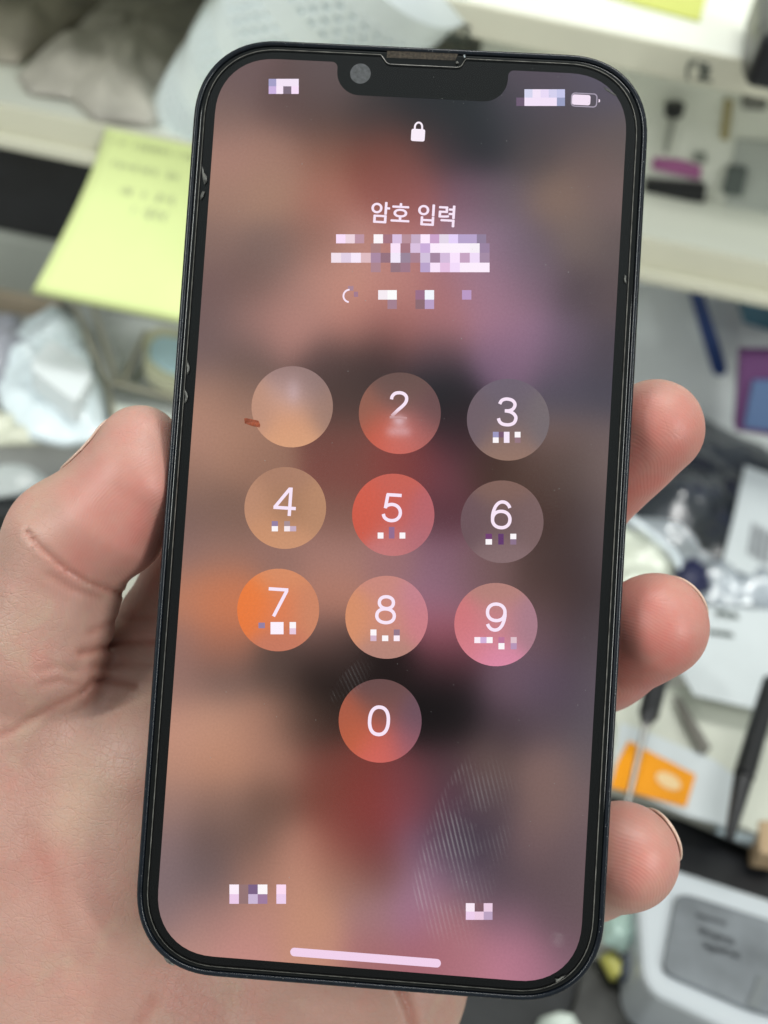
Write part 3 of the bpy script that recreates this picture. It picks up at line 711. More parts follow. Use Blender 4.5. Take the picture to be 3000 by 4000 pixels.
SX, SY, Y0 = 16.784, 15.803, 14.907
GRID = {'1': (-1, 0), '2': (0, 0), '3': (1, 0), '4': (-1, 1), '5': (0, 1), '6': (1, 1), '7': (-1, 2), '8': (0, 2), '9': (1, 2), '0': (0, 3)}
key_cols = {}
for kname, (dx, dy, samp) in KEYS.items():
    gi, gj = GRID[kname]
    kx, ky = -.097 + gi * SX, Y0 - gj * SY
    if kname == '0': kx, ky = sD(821, 1557)
    V, F = disc(kx, ky, 6.36, .012, 64, 14)
    A = np.array(V); DX, DY = phone_to_D(A[:, 0], A[:, 1])
    pts = np.array([[dx + s[0], dy + s[1], *s[2:]] for s in samp], dtype=float)
    c = rbf(DX, DY, pts, 30)
    if kname == '1':
        g = np.exp(-(((DX - 634) / 15) ** 2 + ((DY - 846) / 26) ** 2)); c = c * (1 - .35 * g[:, None]) + .35 * g[:, None] * np.array((215, 190, 200))
    if kname == '2':
        g = np.exp(-(((DX - 862) / 14) ** 2 + ((DY - 908) / 12) ** 2)) * .6 + np.exp(-(((DX - 861) / 26) ** 4 + ((DY - 932) / 11) ** 2)) * .38
        g = np.clip(g, 0, .75); c = c * (1 - g[:, None]) + g[:, None] * np.array((235, 215, 228))
    pinned('keypad_button', V, F, m_screen, cols=np.clip(s2l(c) - AMB, 0, 1))

def text_mesh(body):
    cu = bpy.data.curves.new('t', 'FONT'); cu.body = body; cu.resolution_u = 6
    ob = bpy.data.objects.new('t', cu); COL.objects.link(ob)
    bpy.context.view_layer.update()
    dg = bpy.context.evaluated_depsgraph_get(); ev = ob.evaluated_get(dg); me = ev.to_mesh()
    V = np.array([v.co[:] for v in me.vertices]); F = [tuple(p.vertices) for p in me.polygons]
    ev.to_mesh_clear(); bpy.data.objects.remove(ob); bpy.data.curves.remove(cu)
    return V, F
def place_text(name, body, D, h_mm, w_mm=None, stretch=1.0, bold=0.0):
    V, F = text_mesh(body)
    lo = V.min(0); hi = V.max(0); c = (lo + hi) / 2; s = h_mm / (hi[1] - lo[1])
    sx_ = (w_mm / (hi[0] - lo[0])) if w_mm else s * stretch
    cx, cy = sD(*D)
    VV = [((v[0] - c[0]) * sx_ + cx, (v[1] - c[1]) * s + cy, .026) for v in V]
    return VV, F
def add_text(name, body, D, h, w=None, stretch=1.0, mat=m_ui, col=UIC):
    VV, F = place_text(name, body, D, h, w, stretch)
    return pinned(name, VV, F, mat, col)
def crom(P, n=6):
    out = []
    Q = [P[0]] + list(P) + [P[-1]]
    for i in range(1, len(Q) - 2):
        p0, p1, p2, p3 = [np.array(q, float) for q in Q[i - 1:i + 3]]
        for k in range(n):
            t = k / n
            out.append(.5 * ((2 * p1) + (-p0 + p2) * t + (2 * p0 - 5 * p1 + 4 * p2 - p3) * t * t + (-p0 + 3 * p1 - 3 * p2 + p3) * t ** 3))
    out.append(np.array(P[-1], float)); return out
def ell(cx, cy, rx, ry, ex=2.15, n=48):
    P = []
    for k in range(n + 1):
        q = math.tau * k / n; c, s_ = math.cos(q), math.sin(q)
        P.append(np.array((cx + rx * math.copysign(abs(c) ** (2 / ex), c), cy + ry * math.copysign(abs(s_) ** (2 / ex), s_))))
    return P
SIX = [ell(.37, .335, .302, .285), crom([(.070, .33), (.064, .45), (.09, .62), (.155, .79), (.26, .91), (.385, .95), (.51, .92), (.60, .84), (.645, .755)])]
GLYPH = {
    '0': [ell(.36, .5, .31, .45, 2.3)],
    '2': [crom([(.055, .70), (.075, .81), (.17, .915), (.32, .95), (.46, .925), (.56, .84), (.585, .73), (.55, .61), (.46, .49), (.30, .33), (.10, .11)]), [(.03, .05), (.64, .05)]],
    '3': [crom([(.065, .765), (.12, .88), (.22, .94), (.345, .953), (.49, .92), (.58, .835), (.595, .73), (.54, .62), (.42, .55), (.255, .533)]), crom([(.30, .533), (.44, .515), (.57, .45), (.648, .35), (.65, .24), (.595, .13), (.48, .065), (.345, .048), (.2, .07), (.1, .145), (.05, .26)])],
    '4': [[(.575, 1.0), (.575, 0)], [(.545, .965), (.045, .275)], [(.0, .27), (.79, .27)]],
    '5': [[(.135, .95), (.655, .95)], [(.175, .97), (.115, .47)], crom([(.10, .50), (.20, .585), (.35, .618), (.5, .58), (.61, .475), (.648, .335), (.61, .19), (.5, .085), (.34, .05), (.2, .08), (.1, .155), (.055, .265)])],
    '6': SIX,
    '7': [[(.0, .95), (.69, .95)], [(.645, .93), (.235, 0)]],
    '8': [ell(.36, .745, .245, .205), ell(.36, .288, .305, .238)],
    '9': [[(.74 - p[0], 1 - p[1]) for p in q] for q in SIX],
}
def stroke_glyph(ch, D, h, wd=.116, lean=0.0):
    V = []; F = []; cx, cy = sD(*D)
    for si, P in enumerate(GLYPH[ch]):
        P = [np.array(p, float) for p in P]; n = len(P); closed = np.allclose(P[0], P[-1]); i0 = len(V)
        for k in range(n):
            a = P[k - 1] if k else (P[-2] if closed else P[0]); b = P[k + 1] if k < n - 1 else (P[1] if closed else P[-1])
            t = b - a; t /= np.linalg.norm(t) + 1e-9; nn = np.array((-t[1], t[0])) * wd / 2
            for s_ in (1, -1):
                p = P[k] + nn * s_
                V.append((cx + (p[0] - .365) * h, cy + (p[1] - .5) * h, .026 + .004 * si))
        for k in range(n - 1): F.append((i0 + 2 * k, i0 + 2 * k + 1, i0 + 2 * k + 3, i0 + 2 * k + 2))
    return V, F
for ch, D in {'3': (1097, 890), '4': (614, 1083), '5': (848, 1097), '6': (1083, 1112), '7': (601, 1301), '8': (834, 1317), '9': (1071, 1333), '0': (819, 1557)}.items():
    VV, F = stroke_glyph(ch, D, 4.62 if ch == '0' else 4.42)
    pinned('digit', VV, F, m_ui, UIC)
# the "2": its lower half is washed out in the photo
VV, F = stroke_glyph('2', (864, 876), 4.42)
A = np.array(VV)
# cut at the washed-out level
cutD = sD(864, 890)[1]
bm = bmesh.new(); bvs = [bm.verts.new(v) for v in VV]
for f in F:
    try: bm.faces.new([bvs[i] for i in f])
    except ValueError: pass
for t in np.linspace(0, 2.6, 10):
    geom = bm.verts[:] + bm.edges[:] + bm.faces[:]
    bmesh.ops.bisect_plane(bm, geom=geom, plane_co=(0, cutD - t + .9, 0), plane_no=(0, 1, 0))
bmesh.ops.bisect_plane(bm, geom=bm.verts[:] + bm.edges[:] + bm.faces[:], plane_co=(0, cutD - 1.1, 0), plane_no=(0, -1, 0), clear_outer=True)
bm.verts.ensure_lookup_table(); bm.verts.index_update()
VV = [tuple(v.co) for v in bm.verts]; F = [tuple(v.index for v in f.verts) for f in bm.faces]; bm.free()
A = np.array(VV); DX, DY = phone_to_D(A[:, 0], A[:, 1])
g = np.clip((DY - 884) / 20, 0, 1)[:, None]
c = (1 - g) * np.array(UIC) + g * np.array((190, 140, 138))
pinned('digit', VV, F, m_ui, cols=np.clip(s2l(c) - AMB, 0, 1))
# title
VV, F = place_text('title', '암호 입력', (892, 463), 3.35, 13.0)
VV2 = []; FF = []
for k, (ox, oy) in enumerate(((0, 0), (.12, 0), (.06, .05), (.06, -.05))):
    n0 = len(VV2); VV2 += [(x - .06 + ox, y + oy, z + k * .004) for x, y, z in VV]; FF += [tuple(i + n0 for i in f) for f in F]
pinned('title_text', VV2, FF, m_ui, UIC)
# padlock
lx, ly = sD(903, 292)
V = []; F = []
body = rrect(1.08, .98, .3, 4, 2); V += [(lx + x, ly + y, .02) for x, y in body]; F.append(tuple(range(len(body))))
cyy = ly + 1.15; n0 = len(V); na = 16
arcp = [(-.72, -.3)] + [(.72 * math.cos(math.pi - math.pi * k / na), .15 + .86 * math.sin(math.pi * k / na)) for k in range(na + 1)] + [(.72, -.3)]
arci = [(-.42, -.3)] + [(.42 * math.cos(math.pi - math.pi * k / na), .15 + .56 * math.sin(math.pi * k / na)) for k in range(na + 1)] + [(.42, -.3)]
for p, q in zip(arcp, arci): V += [(lx + p[0], cyy + p[1], .022), (lx + q[0], cyy + q[1], .022)]
for k in range(len(arcp) - 1): F.append((n0 + 2 * k, n0 + 2 * k + 1, n0 + 2 * k + 3, n0 + 2 * k + 2))
pinned('padlock_icon', V, F, m_ui, (252, 240, 252))
# battery
def quadS(x0, y0, x1, y1, z=.022): return [(*sp(x0, y0), z), (*sp(x0, y1), z), (*sp(x1, y1), z), (*sp(x1, y0), z)]
x0, y0 = sp(2236, 390); bcx, bcy = sp(2283, 391)
V = [(bcx - .05 + x, bcy + y, .02) for x, y in rrect(2.05, 1.12, .6, 5, 2)]; n1 = len(V); V += [(bcx - .05 + x, bcy + y, .02) for x, y in rrect(1.88, .95, .45, 5, 2)]
F = [(k, (k + 1) % n1, (k + 1) % n1 + n1, k + n1) for k in range(n1)]
o = pinned('battery_icon', V, F, m_ui, (170, 160, 178))
V = [(bcx - .5 + x, bcy + y, .024) for x, y in rrect(1.42, .82, .35, 5, 2)]; n1 = len(V); F = [tuple(range(n1))]
n0 = len(V); V += [(bcx + 2.2, bcy + .3, .024), (bcx + 2.2, bcy - .3, .024), (bcx + 2.42, bcy - .15, .024), (bcx + 2.42, bcy + .15, .024)]; F.append((n0, n0 + 1, n0 + 2, n0 + 3))
pinned('battery_level', V, F, m_ui, (246, 228, 246))
# home bar
a = np.array(sp(1134, 3715)); b = np.array(sp(1722, 3766)); cc = (a + b) / 2
V = [(cc[0] + x, cc[1] + y, .02) for x, y in rrect((b - a)[0] / 2, .64, .63, 8, 2)]; pinned('home_bar', V, [tuple(range(len(V)))], m_ui, (244, 212, 238))
# part of a ring glyph under the title
gx_, gy_ = sp(1366, 1156); V = []; F = []
for k in range(15):
    q = math.radians(95 + 170 * k / 14); V += [(gx_ + 1.12 * math.cos(q), gy_ + 1.12 * math.sin(q), .02), (gx_ + .84 * math.cos(q), gy_ + .84 * math.sin(q), .02)]
F = [(2 * k, 2 * k + 2, 2 * k + 3, 2 * k + 1) for k in range(14)]
pinned('arc_glyph', V, F, m_ui, UIC)
# pixelated lettering: blocks as the picture shows them
def blocks(name, org, sc, lst):
    V = []; F = []; C = []
    for (x0, y0, x1, y1, c) in lst:
        q = quadS(org[0] + x0 / sc, org[1] + y0 / sc, org[0] + x1 / sc, org[1] + y1 / sc, .019)
        i = len(V); V += q; F.append((i, i + 1, i + 2, i + 3)); C += [c] * 4
    return pinned(name, V, F, m_ui, cols=np.clip(s2l(np.array(C, dtype=float)) - AMB, 0, 1))
O1 = (1200, 750); L1 = []
rowA = {1: (252, 225, 252), 2: (240, 215, 225), 3: (190, 150, 165), 5: (255, 248, 252), 6: (165, 118, 130), 7: (220, 195, 228), 8: (185, 145, 155), 9: (200, 175, 200), 10: (255, 235, 255), 11: (205, 165, 205), 12: (230, 218, 235), 13: (232, 212, 252), 14: (185, 165, 205), 15: (185, 165, 205), 16: (145, 128, 155)}
L1 += [(158 + 76 * i, 343, 158 + 76 * (i + 1), 416, c) for i, c in rowA.items()]
rB = [{5: (172, 130, 130), 7: (252, 230, 252), 8: (165, 120, 130), 9: (220, 195, 225), 10: (205, 175, 220), 11: (255, 238, 255), 12: (255, 242, 255), 13: (255, 243, 255), 14: (255, 243, 255), 15: (250, 242, 250), 16: (155, 132, 162)},
      {1: (245, 228, 238), 2: (228, 210, 230), 3: (250, 235, 252), 4: (225, 190, 195), 5: (172, 140, 165), 6: (150, 115, 128), 7: (245, 235, 252), 8: (155, 135, 155), 9: (170, 130, 145), 10: (212, 195, 222), 11: (165, 135, 160), 12: (215, 190, 222), 13: (252, 230, 255), 14: (200, 165, 195), 15: (242, 222, 250), 16: (165, 140, 165)},
      {5: (175, 135, 145), 7: (150, 118, 128), 8: (160, 122, 138), 10: (188, 165, 205), 11: (252, 230, 252), 12: (232, 195, 228), 13: (245, 222, 252), 14: (255, 240, 255), 15: (255, 240, 255), 16: (255, 240, 255)}]
for r, (ya_, yb_) in enumerate(((416, 493), (493, 573), (573, 650))):
    L1 += [(114 + 80.2 * i, ya_, 114 + 80.2 * (i + 1), yb_, c) for i, c in rB[r].items()]
blocks('pixelated_text', O1, 2.074, L1)
c0 = lambda i: 575 + 75.5 * i
blocks('pixelated_text', O1, 2.074, [(c0(0), 795, c0(1), 872, (248, 238, 245)), (c0(1), 795, c0(2), 872, (255, 255, 255)), (c0(4), 795, c0(5), 872, (155, 112, 138)), (c0(5), 795, c0(6), 872, (245, 248, 255)), (c0(9), 795, c0(10), 872, (188, 155, 198)),
    (c0(1), 872, c0(2), 948, (165, 130, 145)), (c0(4), 872, c0(5), 948, (142, 108, 115)), (c0(5), 872, c0(6), 948, (188, 162, 200)), (330, 762, 375, 800, (170, 135, 150)), (378, 808, 412, 850, (165, 125, 145))])
O2 = (950, 150)
blocks('pixelated_clock', O2, 1.106, [(110, 175, 143, 207, (165, 160, 200)), (143, 175, 240, 207, (245, 230, 248)), (110, 207, 143, 240, (205, 180, 225)), (143, 207, 173, 240, (250, 232, 250)), (173, 207, 208, 240, (125, 110, 125)), (208, 207, 240, 240, (250, 225, 250))])
xs = [1215 + 35 * i for i in range(6)]
blocks('pixelated_status', O2, 1.106, [(xs[i], 220, xs[i + 1], 256, c) for i, c in enumerate(((215, 215, 240), (245, 230, 250), (235, 220, 248), (215, 210, 240), (200, 200, 235)))] + [(xs[i], 256, xs[i + 1], 292, c) for i, c in enumerate(((245, 228, 250),) * 4 + ((155, 160, 195),))] + [(1180, 256, 1215, 292, (110, 92, 115))])
O3 = (900, 1400); O4 = (900, 2150); O5 = (800, 3350); W_ = (255, 249, 252)
for org, l in (
    (O3, [(1308, 366, 1337, 394, (160, 155, 195)), (1308, 394, 1337, 421, W_), (1363, 366, 1391, 421, (250, 235, 252)), (1417, 366, 1446, 394, W_), (1417, 394, 1446, 421, (150, 120, 130)), (1337, 366, 1363, 394, (120, 88, 112))]),
    (O3, [(206, 811, 237, 836, (150, 130, 165)), (206, 836, 237, 862, W_), (268, 811, 297, 836, (170, 145, 150)), (268, 836, 297, 862, (250, 235, 240)), (297, 836, 328, 862, (200, 175, 195))]),
    (O3, [(734, 868, 763, 898, W_), (790, 840, 818, 898, (150, 110, 145)), (843, 868, 872, 898, W_)]),
    (O3, [(1272, 874, 1304, 901, (115, 65, 115)), (1272, 901, 1304, 928, W_), (1335, 874, 1362, 928, (100, 60, 110)), (1395, 874, 1425, 901, W_), (1395, 901, 1425, 928, (140, 115, 140))]),
    (O4, [(140, 360, 172, 388, (150, 130, 165)), (200, 357, 265, 418, (255, 243, 255)), (295, 357, 327, 388, W_), (295, 388, 327, 418, (235, 205, 225))]),
    (O4, [(698, 394, 728, 424, W_), (698, 424, 728, 452, (215, 185, 205)), (756, 424, 787, 452, W_), (814, 424, 844, 452, (255, 238, 250)), (814, 394, 844, 424, (150, 120, 140))]),
    (O4, [(1216, 432, 1246, 462, (255, 240, 250)), (1246, 432, 1277, 462, (215, 180, 220)), (1277, 432, 1307, 462, W_), (1336, 432, 1366, 462, (190, 120, 155)), (1336, 462, 1366, 493, W_), (1397, 432, 1427, 462, (225, 195, 205)), (1397, 462, 1427, 493, (185, 150, 185))])):
    blocks('pixelated_letters', org, 1.276, l)
blocks('pixelated_text', O5, 1.276, [(123, 134, 170, 182, (255, 240, 252)), (123, 182, 170, 230, (238, 205, 235)), (217, 134, 264, 182, (125, 100, 135)), (217, 182, 264, 230, (205, 185, 215)), (264, 134, 312, 182, W_), (264, 182, 312, 230, (160, 125, 160)), (357, 134, 405, 182, (255, 222, 245)), (357, 182, 405, 230, (240, 210, 240)), (170, 134, 217, 230, (150, 118, 118))])
blocks('pixelated_text', O5, 1.276, [(1301, 227, 1345, 269, (252, 235, 248)), (1301, 269, 1345, 310, (240, 208, 238)), (1345, 269, 1390, 310, (238, 205, 228)), (1390, 227, 1434, 269, (238, 208, 230)), (1390, 269, 1434, 310, (190, 165, 195)), (1345, 227, 1390, 269, (128, 95, 105))])

# ---- tempered glass protector with an earpiece cut-out
m_glass = bpy.data.materials.new('protector_glass'); m_glass.use_nodes = True
nt = m_glass.node_tree; N = nt.nodes; L = nt.links; N.clear()
out = N.new('ShaderNodeOutputMaterial'); tr_ = N.new('ShaderNodeBsdfTransparent'); gl = N.new('ShaderNodeBsdfGlossy'); fr = N.new('ShaderNodeFresnel'); mx = N.new('ShaderNodeMixShader')
gl.inputs['Roughness'].default_value = .03; fr.inputs['IOR'].default_value = 1.35
L.new(fr.outputs[0], mx.inputs[0]); L.new(tr_.outputs[0], mx.inputs[1]); L.new(gl.outputs[0], mx.inputs[2]); L.new(mx.outputs[0], out.inputs['Surface'])
po = rrect(33.98, 71.35, 11.6, 14)
ny0, ny1 = sp(1487, 203)[1], sp(1520, 240)[1]
cut = [(sp(1830, 215)[0], None), (sp(1812, 235)[0], 0), (sp(1800, 248)[0], 1), (sp(1515, 236)[0], 1), (sp(1503, 225)[0], 0), (sp(1487, 205)[0], None)]
xr0, xr1, xl1, xl0 = sp(1822, 215)[0], sp(1795, 248)[0], sp(1517, 236)[0], sp(1489, 205)[0]
ytop = 71.35; ydip = 71.35 - 1.45
cutpts = [(xr0, ytop), (xr0 - .25, ytop - .25), (xr1 + .25, ydip + .25), (xr1 - .1, ydip + .05), (xr1 - .4, ydip), (xl1 + .4, ydip), (xl1 + .1, ydip + .05), (xl1 - .25, ydip + .25), (xl0 + .25, ytop - .25), (xl0, ytop)]
n15 = 15
pout = po[:n15] + cutpts + po[n15:]
zb, zt = .12, .42
mcount = len(pout)
cen = (0, 0)
def inset(pts, d):
    r = []
    m_ = len(pts)
    for i in range(m_):
        a, b, c = [Vector((*pts[(i + k) % m_], 0)) for k in (-1, 0, 1)]
        t = (c - a)
        if t.length < 1e-6: r.append(pts[i]); continue
        t.normalize(); n = Vector((-t.y, t.x, 0)); r.append((b.x + n.x * d, b.y + n.y * d))
    return r
pin = inset(pout, .16)
V = [(x, y, zb) for x, y in pout] + [(x, y, zt - .1) for x, y in pout] + [(x, y, zt) for x, y in pin]
F = [tuple(range(2 * mcount, 3 * mcount))]
prot = pobj('screen_protector', V, F, m_glass, smooth=False)
# its ground edge catches the light
m_edge = M('ground_glass_edge', (.16, .155, .14), .22, spec=.8, bump=.00003, bscale=3000, var=.5, vscale=700, coat=.6)
F = []
for k in range(mcount):
    k2 = (k + 1) % mcount
    F.append((k, k2, k2 + mcount, k + mcount)); F.append((k + mcount, k2 + mcount, k2 + 2 * mcount, k + 2 * mcount))
o = pobj('ground_edge', V, F, m_edge, parent=prot, smooth=True)
# chips along the protector edge
m_chip = M('chipped_glass', (.11, .11, .10), .3, spec=.6, bump=.0002, bscale=1500, var=.6, vscale=1500)
def chip(outline, z=.44, name='edge_chip', mat=m_chip, parent=prot):
    P = [sp(x, y, z) for x, y in outline]; n = len(P)
    cxx = sum(p[0] for p in P) / n; cyy_ = sum(p[1] for p in P) / n
    P = [(cxx + (x - cxx) * .8, cyy_ + (y - cyy_) * .85) for x, y in P]
    V = [(x, y, z - .06) for x, y in P] + [(cxx + (x - cxx) * .5 + random.uniform(-.05, .05), cyy_ + (y - cyy_) * .6, z + random.uniform(.0, .05)) for x, y in P]
    F = [tuple(reversed(range(n, 2 * n)))] + [(i, i + n, (i + 1) % n + n, (i + 1) % n) for i in range(n)]
    F = [tuple(reversed(f)) for f in F]
    return pobj(name, V, F, mat, parent=parent, smooth=False)
chip([(783, 636), (792, 650), (797, 672), (812, 690), (812, 712), (798, 728), (790, 700), (786, 670)])
chip([(790, 742), (803, 745), (795, 768), (781, 786), (780, 765)])
chip([(730, 1398), (738, 1418), (744, 1440), (736, 1462), (728, 1470), (730, 1440), (727, 1420)])
chip([(719, 1512), (731, 1528), (737, 1548), (730, 1572), (718, 1580), (722, 1550)])
chip([(2351, 334), (2368, 342), (2386, 350), (2384, 358), (2400, 362), (2418, 376), (2404, 376), (2388, 364), (2372, 358), (2356, 344)])
chip([(2440, 1068), (2449, 1076), (2445, 1098), (2450, 1110), (2440, 1106), (2436, 1088)])
chip([(2163, 3822), (2176, 3826), (2200, 3812), (2222, 3806), (2200, 3822), (2180, 3838), (2168, 3842)])
chip([(1786, 236), (1795, 246), (1782, 250), (1778, 242)])
m_glint = M('glint_metal', (.8, .85, .9), .08, metal=1)
chip([(1808, 214), (1818, 210), (1820, 224), (1812, 228)], mat=m_glint, name='edge_chip')  # mirror-bright metal facet added as a glint on the glass edge
# scuff on the frame corner
P = [(632, 3736), (648, 3738), (668, 3752), (690, 3776), (674, 3774), (648, 3760)]
chip(P, z=.12, name='frame_scuff', parent=phone)
# dust
V = []; F = []
specks = [(1880, 560), (1979, 550), (1762, 205 + 320), (2190, 750), (2063, 803), (2210, 845), (2357, 991), (2220, 1063), (2007, 723), (1770, 1252), (1735, 1636), (1763, 2024), (1684, 2780), (1773, 2955), (1672, 3290), (2068, 3304), (2360, 2173), (2363, 1800), (2310, 1737), (2341, 1593), (1035, 1800), (1500 - 420, 2800), (883, 2703), (1032, 2750), (1040, 3290), (2300, 400), (2340, 560), (2180, 300), (1900, 235), (2080, 268), (1727, 385), (1772, 398), (1810, 404), (1960, 372), (1820, 390), (1180, 640), (1205, 655)]
for k in range(70): specks.append((random.uniform(760, 2350), random.uniform(300, 3700)))
for x, y in specks:
    px_, py_ = sp(x, y, .45); r = random.uniform(.03, .075); i = len(V)
    n = 6; a0 = random.random() * 6; el = random.uniform(.5, 1)
    V += [(px_ + r * math.cos(a0 + k) * el, py_ + r * math.sin(a0 + k), .43) for k in range(n)] + [(px_, py_, .43 + r * .6)]
    F += [(i + k, i + (k + 1) % n, i + n) for k in range(n)]
o = pobj('dust', V, F, M('dust', (.30, .30, .29), .6), parent=prot, smooth=False); o['kind'] = 'stuff'

V = []; F = []
for k in range(110):
    t = random.uniform(-68, 68); sd_ = random.choice((1, 1, 1, -1)); px_ = sd_ * random.uniform(34.9, 35.6); r = random.uniform(.02, .055)
    if random.random() < .2: px_, t = random.uniform(-22, 22), random.choice((-1, 1)) * random.uniform(72.2, 72.8)
    i = len(V); V += [(px_ + r * math.cos(a), t + r * math.sin(a) * random.uniform(.8, 2), .23) for a in (0, 1.57, 3.14, 4.71)] + [(px_, t, .27)]
    F += [(i + k2, i + (k2 + 1) % 4, i + 4) for k2 in range(4)]
o = pobj('rim_scuffs', V, F, M('rim_dust', (.34, .34, .33), .6), smooth=False); o['kind'] = 'stuff'

# greasy finger marks on the protector
def smudge_mat(name, freq, alpha, angle, color=(.8, .8, .82), dist=2.0):
    m = bpy.data.materials.new(name); m.use_nodes = True
    nt = m.node_tree; N = nt.nodes; L = nt.links; N.clear()
    out = N.new('ShaderNodeOutputMaterial'); t = N.new('ShaderNodeBsdfTransparent'); d = N.new('ShaderNodeBsdfDiffuse'); d.inputs[0].default_value = (*color, 1); mx = N.new('ShaderNodeMixShader')
    tc = N.new('ShaderNodeTexCoord'); mp = N.new('ShaderNodeMapping'); mp.inputs['Rotation'].default_value = (0, 0, angle); L.new(tc.outputs['Object'], mp.inputs[0])
    wv = N.new('ShaderNodeTexWave'); wv.inputs['Scale'].default_value = freq; wv.inputs['Distortion'].default_value = dist; wv.inputs['Detail'].default_value = 2; wv.inputs['Detail Scale'].default_value = .6
    L.new(mp.outputs[0], wv.inputs['Vector'])
    n = N.new('ShaderNodeTexNoise'); n.inputs['Scale'].default_value = 210; n.inputs['Detail'].default_value = 3; L.new(tc.outputs['Object'], n.inputs['Vector'])
    mr = N.new('ShaderNodeMapRange'); mr.inputs[1].default_value = .38; mr.inputs[2].default_value = .66; L.new(n.outputs['Fac'], mr.inputs[0])
    at = N.new('ShaderNodeAttribute'); at.attribute_name = 'col'
    pw = N.new('ShaderNodeMath'); pw.operation = 'POWER'; pw.inputs[1].default_value = 2.6; L.new(wv.outputs['Fac'], pw.inputs[0])
    a = N.new('ShaderNodeMath'); a.operation = 'MULTIPLY'; L.new(pw.outputs[0], a.inputs[0]); L.new(mr.outputs[0], a.inputs[1])
    b = N.new('ShaderNodeMath'); b.operation = 'MULTIPLY'; L.new(a.outputs[0], b.inputs[0]); L.new(at.outputs['Fac'], b.inputs[1])
    c = N.new('ShaderNodeMath'); c.operation = 'MULTIPLY'; c.inputs[1].default_value = alpha; L.new(b.outputs[0], c.inputs[0])
    L.new(c.outputs[0], mx.inputs[0]); L.new(t.outputs[0], mx.inputs[1]); L.new(d.outputs[0], mx.inputs[2]); L.new(mx.outputs[0], out.inputs['Surface'])
    return m
def smudge(name, outline, mat, z=.44):
    P = [sp(x, y, z) for x, y in outline]; n = len(P); rings = 5
    cxx = sum(p[0] for p in P) / n; cyy_ = sum(p[1] for p in P) / n
    V = [(cxx, cyy_, z)]; C = [1.0]; F = []
    for r in range(1, rings + 1):
        s = r / rings
        for x, y in P: V.append((cxx + (x - cxx) * s, cyy_ + (y - cyy_) * s, z)); C.append(1 - s ** 2)
    for k in range(n): F.append((0, 1 + k, 1 + (k + 1) % n))
    for r in range(rings - 1):
        a = 1 + r * n; b = a + n
        for k in range(n): F.append((a + k, b + k, b + (k + 1) % n, a + (k + 1) % n))
    return pobj(name, V, F, mat, parent=prot, smooth=False, cols=np.tile(np.array(C)[:, None], (1, 3)))
def smear_strip(name, left, right, mat, z=.44, nu=10, nv=16, inner=.25):
    def at(P, t):
        P = [np.array(p, float) for p in P]; C = crom(P, 8); k = t * (len(C) - 1); i = min(int(k), len(C) - 2); return C[i] + (C[i + 1] - C[i]) * (k - i)
    V = []; C = []; F = []
    for j in range(nv + 1):
        for i in range(nu + 1):
            u, v = i / nu, j / nv; p = at(left, v) * (1 - u) + at(right, v) * u
            x, y = sp(p[0], p[1], z); V.append((x, y, z))
            C.append((min(1, u / .08) * (1 - u) ** .8) * math.sin(math.pi * min(max(v, .0), 1)) ** .8)
    F = [(j * (nu + 1) + i, j * (nu + 1) + i + 1, (j + 1) * (nu + 1) + i + 1, (j + 1) * (nu + 1) + i) for j in range(nv) for i in range(nu)]
    return pobj(name, V, F, mat, parent=prot, smooth=False, cols=np.tile(np.array(C)[:, None], (1, 3)))
sm1 = smudge_mat('finger_grease', 470, .20, math.radians(-17), dist=.25)
smear_strip('finger_smudge', [(1850, 2900), (1740, 3060), (1650, 3250), (1605, 3450), (1625, 3600), (1720, 3720)], [(1960, 2900), (2030, 3060), (2010, 3250), (1950, 3450), (1900, 3600), (1860, 3740)], sm1)
sm2 = smudge_mat('finger_grease_faint', 520, .07, math.radians(-30), dist=.3)
smear_strip('finger_smudge', [(1400, 2570), (1330, 2640), (1290, 2700), (1290, 2760)], [(1480, 2580), (1440, 2650), (1400, 2720), (1360, 2770)], sm2, .445)
sm3 = smudge_mat('finger_grease_print', 500, .018, math.radians(70), color=(.7, .6, .5), dist=2)
smudge('finger_smudge', rounded([(1900, 1780), (2140, 1770), (2260, 1900), (2300, 2150), (2150, 2250), (1950, 2180)], .4), sm3, .45)
sm4 = smudge_mat('finger_grease_soft', 60, .14, 0, dist=8)
smudge('finger_smudge', rounded([(2100, 3630), (2200, 3640), (2260, 3670), (2240, 3720), (2120, 3690)], .4), sm4, .455)

# rusty flake lying on the glass
P = [(955, 1636), (962, 1634), (1010, 1644), (1017, 1660), (1014, 1670), (984, 1664), (957, 1654)]
c_ = sp(986, 1652)
base_w = PHONE @ Vector((c_[0] * MM, c_[1] * MM, .43 * MM))
mf = M('rusty_flake', (.26, .055, .022), .4, var=.4, vscale=1500, bump=.0001, bscale=2000)
fl = empty('tmp'); bpy.data.objects.remove(fl)
V = []
for z in (.45, .75):
    for x, y in P:
        q = sp(x, y, .45); V.append(PHONE @ Vector((q[0] * MM, q[1] * MM, z * MM)))
n = len(P); F = [tuple(range(n)), tuple(range(2 * n - 1, n - 1, -1))] + [(i, (i + 1) % n, (i + 1) % n + n, i + n) for i in range(n)]
o = mesh_obj('rusty_flake', V, F, mf, None, loc=base_w, smooth=False)
bmx = bmesh.new(); bmx.from_mesh(o.data); bmesh.ops.recalc_face_normals(bmx, faces=bmx.faces[:]); bmx.to_mesh(o.data); bmx.free()
tag(o, 'tiny rust red flake lying on the phone screen beside the first keypad circle', 'flake')

